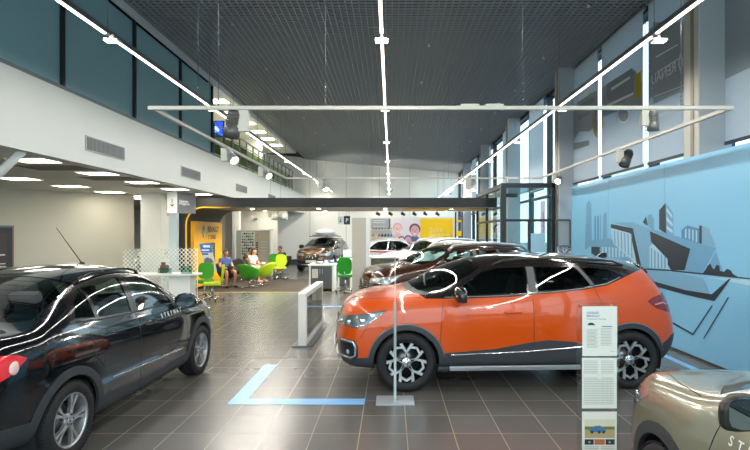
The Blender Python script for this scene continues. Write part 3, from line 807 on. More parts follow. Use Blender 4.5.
def extract(bm, lay, idx, name, mats, parent, off=0., depth=.012, side=None, rim=True):
    """one labelled region as its own part, slightly raised (off) and with a turned-in rim (depth)"""
    me = bpy.data.meshes.new(name); vm = {}; vs = []; fs = []; nr = []
    edges = {}
    for f in bm.faces:
        if f[lay] != idx: continue
        if side is not None and (f.calc_center_median().y > 0) != (side > 0): continue
        q = []
        for v in f.verts:
            if v not in vm:
                vm[v] = len(vs); vs.append(v.co+v.normal*off); 
            q.append(vm[v])
        fs.append(q); nr.append([tuple(v.normal) for v in f.verts])
        for e in f.edges: edges.setdefault(e, []).append(f)
    if not fs: return None
    nsurf = len(fs)
    if rim:
        rv = {}
        for e, ff in edges.items():
            if len(ff) != 1: continue
            f = ff[0]; 
            for l in f.loops:
                if l.edge is e: a, b = l.vert, l.link_loop_next.vert; break
            for v in (a, b):
                if v not in rv: rv[v] = len(vs); vs.append(v.co+v.normal*(off-depth))
            fs.append([vm[b], vm[a], rv[a], rv[b]]); nr.append([(0, 0, 0)]*4)
    me.from_pydata(vs, [], fs)
    me.polygons.foreach_set('use_smooth', [i < nsurf for i in range(len(fs))])
    for m in (mats if isinstance(mats, (list, tuple)) else [mats]): me.materials.append(m)
    me.update()
    try: me.normals_split_custom_set([n for q in nr for n in q])
    except Exception as ex: print('normals', ex)
    o = bpy.data.objects.new(name, me); COL.objects.link(o); o.parent = parent
    return o

def wheel(parent, x, y, r, wdt, rimr, side, style, mats=None):
    """wheel with tyre, rim barrel, spokes, hub, nuts, brake disc; side -1 faces -y"""
    t = thing('wheel', None, None, (x, y, r)); t.parent = parent
    if side > 0: t.matrix_basis = Matrix.Translation((x, y, r)) @ Matrix.Rotation(PI, 4, 'Z')
    g = MB(); h = wdt/2
    pf = [(rimr-.012, -h+.012), (rimr+.004, -h+.002), (rimr+.03, -h-.006), (r-.05, -h-.008), (r-.018, -h+.004), (r-.003, -h+.03), (r, -h+.06),
          (r, h-.06), (r-.003, h-.03), (r-.018, h-.004), (r-.05, h+.004), (rimr, h)]
    g.lathe(pf, 56, 'Y')
    for k in range(64):   # shoulder blocks
        a = 2*PI*k/64; M = Matrix.Rotation(a, 4, 'Y')
        g.box(-.008, .008, -h+.006, -h+.05, r-.006, r+.003, M=M)
    for rr in (-.035, 0, .035): g.lathe([(r-.001, rr-.004), (r+.004, rr-.001), (r+.004, rr+.016), (r-.001, rr+.019)], 56, 'Y')
    g.build('tyre', RUB, t)
    g = MB(); g.lathe([(rimr, -h+.006), (rimr-.012, -h+.004), (rimr-.02, -h+.02), (rimr-.03, h-.02), (rimr-.03, h), (rimr-.002, h)], 48, 'Y')
    g.build('rim_barrel', style.get('barrel', ALU), t)
    g = MB(); g.lathe([(0, .03), (rimr*.62, .03), (rimr*.62, .045), (0, .045)], 36, 'Y'); g.build('brake_disc', mat('brake_disc', '6d6d70', .35, .9), t)
    g = MB(); g.lathe([(0, .06), (rimr-.03, .06), (rimr-.03, .065), (0, .065)], 32, 'Y'); g.build('inner_cover', mat('wheel_inside', '0c0c0d', .9), t)
    y0 = -h+.012; ns = style['n']
    g = MB(); g2 = MB()
    def sp(mb, pts, ya, yb, mi=0): mb.prism(pts, ya, yb, 'Y', mi)
    R = rimr-.012
    for k in range(ns):
        a0 = 2*PI*k/ns+style.get('rot', 0.)
        def P(rad, da): return (rad*math.sin(a0+da), rad*math.cos(a0+da))
        if style['kind'] == 'forked':      # each spoke forks twice into a lattice
            w1 = .020/R
            sp(g, [P(.045, -.42), P(.045, .42), P(R*.50, .10), P(R*.50, -.10)], y0+.018, y0+.04)
            sp(g, [P(R*.40, -.13), P(R*.50, .12), P(R*1.0, .38), P(R*1.0, .23), P(R*.56, -.03), P(R*.40, -.06)], y0+.004, y0+.03)
            sp(g, [P(R*.40, .13), P(R*.50, -.12), P(R*1.0, -.38), P(R*1.0, -.23), P(R*.56, .03), P(R*.40, .06)], y0+.004, y0+.03)
            sp(g, [P(R*.82, -.64), P(R*.93, -.62), P(R*.82, -.25), P(R*.70, -.20)], y0+.006, y0+.026)
            sp(g, [P(R*.82, .64), P(R*.93, .62), P(R*.82, .25), P(R*.70, .20)], y0+.006, y0+.026)
            sp(g2, [P(.05, -.30), P(.05, .30), P(R*.46, .05), P(R*.46, -.05)], y0+.016, y0+.022)
        elif style['kind'] == 'wide':      # five wide wedge spokes with a groove
            sp(g, [P(.04, -.55), P(.04, .55), P(R*.55, .17), P(R, .27), P(R, .07), P(R*.5, .03), P(R*.5, -.03), P(R, -.07), P(R, -.27), P(R*.55, -.17)], y0+.008, y0+.036)
        else:
            sp(g, [P(.04, -.4), P(.04, .4), P(R*.6, .12), P(R, .14), P(R, -.14), P(R*.6, -.12)], y0+.008, y0+.036)
    g.lathe([(0, y0+.008), (.05, y0+.008), (.06, y0+.018), (.06, y0+.05), (0, y0+.05)], 24, 'Y')
    g.lathe([(R+.002, y0-.004), (R+.012, y0-.004), (R+.012, y0+.02), (R-.006, y0+.02), (R-.006, y0+.004), (R+.002, y0-.004)], 48, 'Y')
    g.build('spokes', style['mat'], t)
    if len(g2.bm.faces): g2.build('spoke_inlay', mat('wheel_black', '161617', .3), t)
    g = MB(); g.lathe([(0, y0+.002), (.024, y0+.003), (.027, y0+.010)], 20, 'Y'); g.build('hub_cap', CHROME, t)
    g = MB()
    for k in range(5):
        a = 2*PI*k/5+.3; g.lathe([(0, y0+.004), (.008, y0+.004), (.008, y0+.012)], 6, 'Y', (.042*math.sin(a), 0, .042*math.cos(a)))
    g.build('wheel_nuts', mat('nut_dark', '3a3a3c', .3, .8), t)
    return t

def arc_pts(cx, cz, r, a0, a1, n=22): return [(cx+r*math.cos(a0+(a1-a0)*k/(n-1)), cz+r*math.sin(a0+(a1-a0)*k/(n-1))) for k in range(n)]

def interior(root, S, col='3b3d3e'):
    m = mat('seat_fabric_'+col, col, .9); dk = mat('cabin_plastic', '1b1c1d', .6)
    xs, W = S['cab'], S['W']
    g = MB(); g.box(xs[0]-.1, xs[3], -W*.82, W*.82, .36, .42); g.build('cabin_floor', dk, root)
    g = MB(); g.prism([(xs[0]-.25, .55), (xs[0]-.25, S['dash']-.06), (xs[0]+.1, S['dash']), (xs[0]+.28, S['dash']-.05), (xs[0]+.22, .6)], -W*.8, W*.8, 'Y', smooth=False); g.build('dashboard', dk, root)
    g = MB(); cx = xs[0]+.45; c = Vector((cx, -.37, S['dash']-.03))
    n = Vector((-.85, 0, -.5)).normalized(); u = Vector((0, 1, 0)); v = n.cross(u)
    g.tube([c+(u*math.cos(a)+v*math.sin(a))*.185 for a in [2*PI*k/24 for k in range(24)]], .014, 8, closed=True)
    for a in (0, PI, -PI/2): g.tube([c, c+(u*math.cos(a)+v*math.sin(a))*.18], .014, 6)
    g.ball(c, .05, n=10); g.tube([c, c+n*.3], .025, 8); g.build('steering_wheel', BLACKP, root)
    for x in (xs[1], xs[2]):
        for yy in (-.37, .37):
            g = MB(); g.box(x-.48, x+.02, yy-.24, yy+.24, .42, .62, bevel=.05); hh = S['dash']+.22
            M = Matrix.Translation((x, yy, .6)) @ Matrix.Rotation(math.radians(16), 4, 'Y')
            g.box(-.07, .07, -.23, .23, 0, hh-.62, bevel=.05, M=M); g.box(-.05, .05, -.13, .13, hh-.60, hh-.42, bevel=.04, M=M)
            for s_ in (-.06, .06): g.tube([M @ Vector((0, s_, hh-.66)), M @ Vector((0, s_, hh-.56))], .008, 6)
            g.build('seat', m, root)

def mirror_part(root, x, y, z, body, side, glass_lab=False, s=1.):
    h = thing('door_mirror', None, None); h.parent = root
    h.matrix_basis = Matrix.Translation((x, side*y, z)) @ (Matrix.Identity(4) if side < 0 else Matrix.Diagonal((1, -1, 1, 1)))
    # local: outward = -y, forward = -x
    g = MB(); 
    secs = []
    for k, (yy, hx, hz, xo, zo) in enumerate(((0.0, .03, .04, 0, 0), (-.04, .06, .07, -.01, .01), (-.10, .075, .082, -.015, .012), (-.17, .07, .082, -.008, .01), (-.225, .045, .06, .008, .0), (-.24, .015, .03, .015, -.005))):
        ring = []
        for j in range(20):
            a = 2*PI*j/20; cx, cz = math.cos(a), math.sin(a)
            px = hx*(abs(cx)**.7)*(1 if cx > 0 else -1); pz = hz*(abs(cz)**.7)*(1 if cz > 0 else -1)
            px = min(px, .028)
            ring.append(g.bm.verts.new((xo+px*s, yy*s, (zo+pz)*s)))
        secs.append(ring)
    for A, B in zip(secs, secs[1:]):
        for j in range(20):
            f = g.bm.faces.new((A[j], B[j], B[(j+1) % 20], A[(j+1) % 20])); f.smooth = True
    g.bm.faces.new(secs[0]); g.bm.faces.new(secs[-1][::-1])
    bmesh.ops.recalc_face_normals(g.bm, faces=g.bm.faces[:])
    g.build('housing', body, h)
    g = MB(); g.tube([(-.01, .05, -.09), (0, .01, -.06), (0, -.06, -.03)], [.035, .03, .028], 8); g.build('mirror_arm', BLACKP, h)
    g = MB()
    pts = [(-.035, -.05), (-.05, .055), (-.09, .078), (-.17, .078), (-.215, .055), (-.225, .0), (-.205, -.05), (-.16, -.066), (-.08, -.064)]
    g.prism([(a*s, (b+.01)*s) for a, b in pts], .029*s, .034*s, 'X'); g.build('mirror_glass', mat('mirror_silver', '7f888c', .02, 1.), h)
    g = MB(); g.box(-.075*s, -.055*s, -.2*s, -.12*s, -.004, .012*s, bevel=.004); g.build('turn_signal', mat('signal_clear', 'd8a45a', .2), h)
    return h

def build_car(S, name, label, loc, rz, cat='car'):
    root = thing(name, label, cat, loc, rz)
    L, W = S['L'], S['W']; hx = L/2
    inner = thing('body_frame', None, None); inner.parent = root     # car coordinates start at the nose
    bpy.data.objects.remove(inner)
    bm = car_shell(S)
    bm.transform(Matrix.Translation((-hx, 0, 0)))
    sh = lambda P: [(u-hx, v) for u, v in P]
    lay = bm.faces.layers.int.new('lab'); bm.faces.ensure_lookup_table()
    bm.normal_update()
    ids = {'body': 0}
    for nm, polys, axis, pred, *_ in S['regions']:
        if nm not in ids: ids[nm] = len(ids)
        for P in polys:
            region(bm, lay, sh(P) if axis != 'X' else P, ids[nm], axis, pred)
    for (wx, rad) in S['arches']:       # wheel openings
        P = arc_pts(wx-hx, S['hubz'], rad, -PI*.28, PI*1.28, 30)
        region(bm, lay, P, 99, 'Y', lambda f: abs(f.calc_center_median().y) > W*.5 and f.normal.z < .6)
        for f in bm.faces:
            c = f.calc_center_median()
            if abs(c.x-(wx-hx)) < rad*.95 and c.z < S['hubz']+.0 and abs(c.y) > W*.45: f[lay] = 99
    bm.normal_update()
    parts = {}
    for nm, i in ids.items():
        st = S['style'].get(nm)
        if st is None: continue
        pname, mt, off, dep, split = st
        if split:
            for sd in (-1, 1):
                o = extract(bm, lay, i, pname, mt, root, off, dep, sd)
                if o: parts[nm, sd] = o
        else:
            o = extract(bm, lay, i, pname, mt, root, off, dep)
            if o: parts[nm, 0] = o
    if S['sub'] > 1:
        keep = {i for nm, i in ids.items() if nm in ('body', 'roof', 'frame', 'clad', 'cowl')}
        mk = bm.faces.layers.int.new('lin')
        for f in bm.faces: f[mk] = 1 if f[lay] in keep and f.calc_center_median().z > .5 and -hx+1.0 < f.calc_center_median().x < hx-.35 else 0
        extract(bm, mk, 1, 'cabin_lining', mat('cabin_lining', '26282a', .85), root, -.022, 0, None, False)
    tree = BVHTree.FromBMesh(bm)
    def hit(x, z, side=-1):
        h = tree.ray_cast(Vector((x-hx, side*3, z)), Vector((0, -side, 0)))
        return abs(h[0].y) if h[0] else W
    def hitx(y, z, front=True):
        h = tree.ray_cast(Vector((-4 if front else 4, y, z)), Vector((1 if front else -1, 0, 0)))
        return h[0].x if h[0] else (-hx if front else hx)
    def hitz(x, y):
        h = tree.ray_cast(Vector((x-hx, y, 4)), Vector((0, 0, -1)))
        return h[0].z if h[0] else 1
    # wheel wells
    for (wx, rad) in S['arches']:
        for sd in (-1, 1):
            g = MB(); pr = arc_pts(0, 0, rad+.006, -.3, PI+.3, 24)
            for (a, b), (c, d) in zip(pr, pr[1:]):
                yo = (W-.06)*sd; yi = (W-.42)*sd
                g.poly([(wx-hx+a, yo, S['hubz']+b), (wx-hx+c, yo, S['hubz']+d), (wx-hx+c, yi, S['hubz']+d), (wx-hx+a, yi, S['hubz']+b)])
            g.poly([(wx-hx+a, (W-.42)*sd, S['hubz']+b) for a, b in pr]); g.build('wheel_arch_liner', mat('arch_liner', '0b0b0c', .9), root)
            wheel(root, wx-hx, sd*(W-S.get('inset', .125)), S['hubz'], .215, S['rimr'], sd, S['wheel'])
    interior(root, dict(S, cab=[c-hx for c in S['cab']]), S.get('seatcol', '3b3d3e'))
    # panel seams and trims laid on the surface
    def seam(pts, r=.0032, m=None, sides=(-1, 1), nm='panel_seam', out=0.):
        for sd in sides:
            q = []
            for (x0, z0), (x1, z1) in zip(pts, pts[1:]):
                n = max(2, int(math.hypot(x1-x0, z1-z0)/.05))
                for k in range(n): 
                    x, z = x0+(x1-x0)*k/n, z0+(z1-z0)*k/n; q.append((x-hx, sd*(hit(x, z, sd)+out), z))
            x, z = pts[-1]; q.append((x-hx, sd*(hit(x, z, sd)+out), z))
            g = MB(); g.tube(q, r, 6); g.build(nm, m or BLACKP, root)
    def seamz(pts, r=.003, m=None, nm='hood_seam', out=0.):
        for sd in (-1, 1):
            q = []
            for (x0, y0), (x1, y1) in zip(pts, pts[1:]):
                for k in range(6): x, y = x0+(x1-x0)*k/6, y0+(y1-y0)*k/6; q.append((x-hx, sd*y, hitz(x, sd*y)+out))
            g = MB(); g.tube(q, r, 6); g.build(nm, m or BLACKP, root)
    def handle(x, z, m):
        for sd in (-1, 1):
            y = hit(x, z, sd)
            g = MB(); M = Matrix.Translation((x-hx, sd*(y+.022), z)) @ Matrix.Rotation(-.06, 4, 'Y')
            g.box(-.10, .10, -.010, .010, -.013, .013, bevel=.008, M=M)
            for q in (-.085, .085): g.ball((x-hx+q, sd*(y+.008), z), .016, 1, 1.2, .9)
            g.ball((x-hx-.01, sd*(y-.004), z), .05, 1.1, .18, .6, mi=0); g.build('door_handle', m, root)
    return dict(root=root, hit=hit, hitx=hitx, hitz=hitz, hx=hx, seam=seam, seamz=seamz, handle=handle, parts=parts, W=W, L=L)

sidep = lambda lim=.25: (lambda f: abs(f.normal.y) > lim)
def suv_spec(paint, roof, lamp_long=False):
    S = dict(L=4.333, W=.905, hubz=.345, rimr=.252, sub=2, dash=1.08, cab=[1.35, 2.35, 3.2, 3.8])
    S['mids'] = [.93, 1.25, 1.6, 2.0, 2.45, 2.95, 3.35, 3.62]
    # lines: 0 underside centre,1 underside edge,2 sill,3 low door,4 mid,5 shoulder,6 belt
    S['nose'] = [.14, .10, .035, .0, .0, .035, .09]
    S['tail'] = [.22, .18, .10, .02, .035, .12, .235]
    S['wl'] = [0, .80, .955, .985, 1.0, .985, .925]
    S['plan'] = [(0, .97), (.12, .985), (.3, 1.0), (.7, 1.0), (.85, .985), (1, .95)]
    S['z'] = [[(0, .24), (.9, .20), (3.4, .20), (4.33, .30)], [(0, .24), (.9, .20), (3.4, .20), (4.33, .30)],
              [(0, .30), (.6, .29), (.9, .27), (3.4, .27), (4.0, .34), (4.33, .42)],
              [(0, .45), (.9, .46), (3.4, .46), (4.33, .56)],
              [(0, .64), (.9, .70), (2.5, .72), (3.4, .76), (4.33, .80)],
              [(0, .80), (.35, .87), (.9, .93), (2.0, .97), (3.0, 1.02), (3.6, 1.07), (4.33, 1.04)],
              [(0, .92), (.2, .985), (.45, 1.035), (.95, 1.075), (1.3, 1.08), (2.1, 1.11), (3.0, 1.19), (3.4, 1.24), (4.33, 1.22)]]
    S['c10'] = [(.11, .92), (.17, .985), (.30, 1.065), (.50, 1.12), (.72, 1.15),
                (.86, 1.16), (1.20, 1.355), (1.58, 1.515), (2.0, 1.595), (2.45, 1.615), (2.95, 1.605), (3.35, 1.575), (3.6, 1.54),
                (3.84, 1.505), (3.97, 1.43), (4.04, 1.33), (4.08, 1.25), (4.105, 1.22)]
    S['e8'] = [None]*5+[None, (1.36, .755, 1.20), (1.66, .705, 1.395), (2.02, .67, 1.49), (2.45, .66, 1.525), (2.95, .655, 1.52), (3.35, .65, 1.49), (3.62, .645, 1.455),
                (3.83, .61, 1.42), (3.95, .56, 1.34), (4.01, .46, 1.28), (4.06, .25, 1.24), (4.09, 0.02, 1.222)]
    A = lambda x, r, a0=-.35, a1=PI+.35: arc_pts(x, .345, r, a0, a1, 26)
    S['arches'] = [(.867, .385), (3.54, .385)]
    up = lambda f: f.calc_center_median().z > 1.0 and abs(f.normal.y) > .35
    roofsel = lambda f: f.calc_center_median().z > 1.05
    winup = lambda f: f.calc_center_median().z > .98 and abs(f.normal.y) > .3
    GH = [(1.10, 1.085), (1.45, 1.085), (2.1, 1.105), (2.6, 1.145), (3.0, 1.185), (3.28, 1.235), (3.50, 1.32), (3.70, 1.385), (3.86, 1.41), (4.0, 1.44), (4.1, 1.6), (4.1, 1.8), (.9, 1.8), (.9, 1.2)]
    W1 = [(1.38, 1.118), (2.31, 1.15), (2.31, 1.455), (2.0, 1.445), (1.78, 1.39)]
    W2 = [(2.44, 1.165), (2.95, 1.205), (3.10, 1.235), (2.92, 1.445), (2.44, 1.455)]
    W3 = [(3.15, 1.245), (3.34, 1.285), (3.48, 1.35), (3.30, 1.43), (3.0, 1.455)]
    low = [(1.30, .30), (1.30, .455), (1.9, .50), (2.33, .575), (2.55, .60), (2.85, .575), (3.12, .52), (3.12, .30), (3.12, .1), (1.3, .1)]
    S['regions'] = [
        ('roof', [GH], 'Y', lambda f: f.calc_center_median().z > 1.07),
        ('clad', [low], 'Y', lambda f: abs(f.normal.y) > .1 or f.normal.z < 0),
        ('clad', [A(.867, .455)], 'Y', lambda f: abs(f.calc_center_median().y) > .6),
        ('clad', [A(3.54, .455)], 'Y', lambda f: abs(f.calc_center_median().y) > .6),
        ('clad', [[(-.2, .1), (-.2, .36), (.45, .40), (.5, .1)]], 'Y', lambda f: True),
        ('clad', [[(3.9, .1), (3.95, .52), (4.1, .62), (4.5, .66), (4.5, .1)]], 'Y', lambda f: True),
        ('ws', [[(.95, 0), (.96, .3), (1.02, .55), (1.16, .735), (1.40, .735), (1.66, .68), (1.77, .61), (1.74, .3), (1.72, 0), (1.74, -.3), (1.77, -.61), (1.66, -.68), (1.40, -.735), (1.16, -.735), (1.02, -.55), (.96, -.3)]], 'Z', lambda f: f.normal.z > .2 and f.calc_center_median().z > 1.05),
        ('cowl', [[(.86, .0), (.88, .4), (.95, .64), (1.08, .76), (1.16, .73), (1.02, .55), (.96, .3), (.95, 0), (.96, -.3), (1.02, -.55), (1.16, -.73), (1.08, -.76), (.95, -.64), (.88, -.4)]], 'Z', lambda f: f.normal.z > .2 and f.calc_center_median().z > 1.03),
        ('win', [W1, W2, W3], 'Y', winup),
        ('pillar', [[(2.33, 1.155), (2.42, 1.163), (2.42, 1.45), (2.33, 1.45)]], 'Y', winup),
        ('rear_pillar', [[(2.99, 1.20), (3.125, 1.24), (2.975, 1.455), (2.935, 1.45), (3.08, 1.235)]], 'Y', winup),
        ('rearwin', [[(-.56, 1.22), (-.5, 1.45), (.5, 1.45), (.56, 1.22)]], 'X', lambda f: f.normal.x > .35 and f.calc_center_median().x > 1.5),
        ('lamp', [[(.02, .70), (.06, .76), (.30, .735), (.44, .80), (.64, .955), (.50, .935), (.2, .88), (.08, .85), (-.1, .80), (-.1, .7)]], 'Y', lambda f: abs(f.calc_center_median().y) > .36 and f.calc_center_median().x < 0),
        ('grille', [[(-.40, .70), (-.36, .80), (.36, .80), (.40, .70), (.33, .62), (-.33, .62)], [(-.55, .40), (-.45, .55), (.45, .55), (.55, .40)]], 'X', lambda f: f.normal.x < -.4),
        ('fog', [[(.08, .36), (.08, .60), (.26, .60), (.30, .52), (.30, .40), (.25, .36)]], 'Y', lambda f: abs(f.calc_center_median().y) > .55 and f.calc_center_median().x < 0),
        ('tail', [[(3.76, 1.04), (3.84, 1.085), (4.0, 1.12), (4.5, 1.12), (4.5, .90), (4.06, .90), (3.88, .955)]], 'Y', lambda f: abs(f.calc_center_median().y) > .42),
    ]
    lens = mat('headlamp_glass', '6d7377', .08, .4, coat=1.)
    S['style'] = {'body': ('body_shell', paint, 0, .012, False), 'roof': ('roof', roof, 0, .012, False), 'clad': ('lower_cladding', CLADM, .008, .03, False),
        'ws': ('windscreen', CARGLASS, -.004, .0, False), 'win': ('side_windows', DARKGLASS, -.006, 0., True), 'rearwin': ('rear_window', DARKGLASS, -.006, 0., False),
        'pillar': ('pillar_trim', mat('pillar_trim_grey', '505152', .45), .003, .012, True), 'rear_pillar': ('pillar_trim', mat('pillar_trim_grey', '505152', .45), .003, .012, True),
        'cowl': ('cowl_panel', BLACKP, -.008, .01, False),
        'lamp': ('headlamp', lens, .003, .012, True), 'grille': ('grille', BLACKP, -.006, .02, False), 'fog': ('fog_lamp_recess', BLACKP, .002, .02, True),
        'tail': ('tail_lamp', mat('tail_lamp_red', '7a0f12', .12, coat=1.), .006, .02, True)}
    return S

DUO = mat('wheel_diamond_cut', 'd2d3d4', .28, .85)
S = suv_spec(None, None)
ORANGE = mat('orange_paint', 'cb4c02', .32, .0, coat=1., spec=.3)
ROOFK = mat('black_roof_paint', '1e1a19', .12, .1, coat=1.)
S['style']['body'] = ('body_shell', ORANGE, 0, .012, False); S['style']['roof'] = ('roof', ROOFK, 0, .012, False)
S['wheel'] = dict(kind='forked', n=5, mat=DUO, barrel=mat('rim_black', '1a1a1b', .3, .5), rot=.0)
def deco_kaptur(C, paint_handle, lamp_led=True):
    root, hx = C['root'], C['hx']; hit, hitx, hitz = C['hit'], C['hitx'], C['hitz']
    sm, sz = C['seam'], C['seamz']
    sm([(1.25, .47), (1.27, .75), (1.30, 1.07)]); sm([(2.37, .58), (2.37, 1.12)]); sm([(3.06, .60), (3.22, .80), (3.20, 1.0), (3.12, 1.20)])
    sm([(.32, .62), (.42, .78)]); sz([(.16, .42), (.45, .66), (.8, .765), (1.1, .80)])
    # window surround
    silver = mat('window_trim', '7e8488', .35, .6)
    sm([(1.32, 1.10), (2.0, 1.115), (2.6, 1.155), (3.0, 1.20), (3.28, 1.25), (3.46, 1.325)], .008, silver, nm='belt_trim', out=.001)
    pill = mat('pillar_trim_grey', '5c5d5e', .5)
    for sd in (-1, 1):
        for a, b in (((2.325, 1.15), (2.425, 1.45)), ((3.01, 1.21), (2.99, 1.45))): pass
    C['handle'](2.12, .93, paint_handle); C['handle'](3.02, 1.0, paint_handle)
    # chrome strip on the lower doors
    sm([(1.38, .435), (2.2, .465), (2.9, .51), (3.08, .535)], .011, CHROME, nm='door_strip', out=.012)
    # silver line along the wheel arch edge
    for wx in (.867, 3.54):
        for sd in (-1, 1):
            q = [(x-hx, sd*(hit(x, z, sd)+.004), z) for x, z in arc_pts(wx, .345, .448, .12, PI-.12, 22)]
            g = MB(); g.tube(q, .006, 6); g.build('arch_edge', mat('arch_edge_grey', '8b9399', .35, .3), root)
    # running board
    for sd in (-1, 1):
        g = MB(); y = sd*(C['W']+.045)
        g.box(1.30-hx, 2.98-hx, min(y, y-sd*.17), max(y, y-sd*.17), .285, .31, bevel=.008)
        for k in range(56): g.box(1.36+k*.028-hx, 1.372+k*.028-hx, min(y-sd*.02, y-sd*.12), max(y-sd*.02, y-sd*.12), .31, .318)
        g.build('running_board', BLACKP, root)
        g = MB(); g.box(1.36-hx, 2.90-hx, min(y, y+sd*.012), max(y, y+sd*.012), .265, .312, bevel=.004)
        g.box(1.36-hx, 2.90-hx, min(y-sd*.02, y), max(y-sd*.02, y), .309, .316); g.build('step_edge', ALU, root)
        for xx in (1.22, 2.90):
            g = MB(); g.box(xx-hx, xx+.14-hx, min(y+sd*.012, y-sd*.16), max(y+sd*.012, y-sd*.16), .25, .315, bevel=.02)
            g.build('step_end_cap', BLACKP, root)
        C_m = mirror_part(root, 1.50-hx, hit(1.50, 1.12, sd)+.03, 1.135, ROOFK, sd, s=1.12)
        # rail on the roof
        q = []
        for k in range(14):
            x = 1.95+k*.125; y = .60; q.append((x-hx, sd*y, hitz(x, sd*y)+(.035 if 0 < k < 13 else .0)))
        g = MB(); g.tube(q, .014, 8); g.build('roof_rail', mat('rail_dark', '3f3d3c', .35, .5), root)
        # headlamp internals
        for x, z, r in ((.20, .80, .035), (.36, .82, .04), (.10, .79, .028)):
            g = MB(); g.ball((x-hx, sd*(hit(x, z, sd)-.0), z), r, 1, .35, 1); g.build('lamp_projector', CHROME, root)
        sm([(.06, .775), (.30, .752), (.44, .81), (.60, .935)], .006, CHROME, sides=(sd,), nm='lamp_edge', out=.004)
        sm([(.10, .58), (.24, .58), (.27, .52), (.27, .42), (.22, .38), (.10, .38)], .018, mat('fog_trim_silver', 'b9bec2', .25, .8), sides=(sd,), nm='fog_lamp_trim', out=.004)
        g = MB(); g.ball((.19-hx, sd*(hit(.19, .45, sd)-.01), .45), .035, 1, .5, 1); g.build('fog_lamp', mat('fog_glass', '9aa6ad', .1, .5), root)
        # tail lamp inner light band
        sm([(3.86, 1.0), (3.98, 1.02), (4.08, .98)], .010, mat('lamp_pink', 'd88a90', .2), sides=(sd,), nm='tail_lamp_band', out=.008)
    # grille bars, badge, skid plate, number plate
    for zz in (.66, .70, .74, .78):
        q = [(hitx(yy, zz)-.006, yy, zz) for yy in [-.34+.068*k for k in range(11)]]
        g = MB(); g.tube(q, .007, 6); g.build('grille_bar', CHROME, root)
    zz = .73; x0 = hitx(0, zz)-.012; g = MB()
    dd = [(0, .085), (.062, 0), (0, -.085), (-.062, 0)]; ci = [(0, .045), (.03, 0), (0, -.045), (-.03, 0)]
    for k in range(4):
        a, b, c, d = dd[k], dd[(k+1) % 4], ci[(k+1) % 4], ci[k]
        g.poly([(x0, p[0], zz+p[1]) for p in (a, b)]+[(x0-.012, p[0], zz+p[1]) for p in (c, d)])
        g.poly([(x0+.02, p[0]*1.02, zz+p[1]*1.02) for p in (b, a)]+[(x0, p[0], zz+p[1]) for p in (a, b)])
    g.build('diamond_emblem', CHROME, root)
    g = MB(); g.box(hitx(0, .5)-.022, hitx(0, .5)-.010, -.26, .26, .44, .555, bevel=.004); g.build('number_plate', WLAM, root)
    g = MB(); q = [(hitx(yy, .36)-.012, yy, .345) for yy in [-.5+.1*k for k in range(11)]]; g.tube(q, .028, 8); g.build('skid_plate', ALU, root)
    # shark fin
    x = 3.52; z = hitz(x, 0); g = MB(); g.prism([(x-hx-.02, z-.01), (x-hx+.06, z+.045), (x-hx+.12, z+.05), (x-hx+.13, z-.01)], -.018, .018, 'Y'); g.build('roof_antenna', BLACKP, root)
    # wipers
    for y0, y1 in ((-.55, -.02), (.05, .55)):
        q = [(1.09-hx+.08*k/5+.10*abs(y0+(y1-y0)*k/5)**2, y0+(y1-y0)*k/5, 0) for k in range(6)]
        q = [(a, b, hitz(a+hx, b)+.012) for a, b, _ in q]; g = MB(); g.tube(q, .008, 6); g.build('wiper', BLACKP, root)
    # roof spoiler lip
    g = MB(); q = [(3.93-hx-.10*abs(yy)**2, yy, hitz(3.9, yy)+.0) for yy in [-.55+.11*k for k in range(11)]]; g.tube(q, .022, 8); g.build('roof_spoiler', ROOFK, root)

def run_kaptur():
    CK = build_car(S, 'crossover_car', 'orange crossover with black roof and two-tone wheels, side-on before the blue wall', (1.44, 7.12, 0), math.radians(2.6))
    deco_kaptur(CK, ORANGE)
run_kaptur()
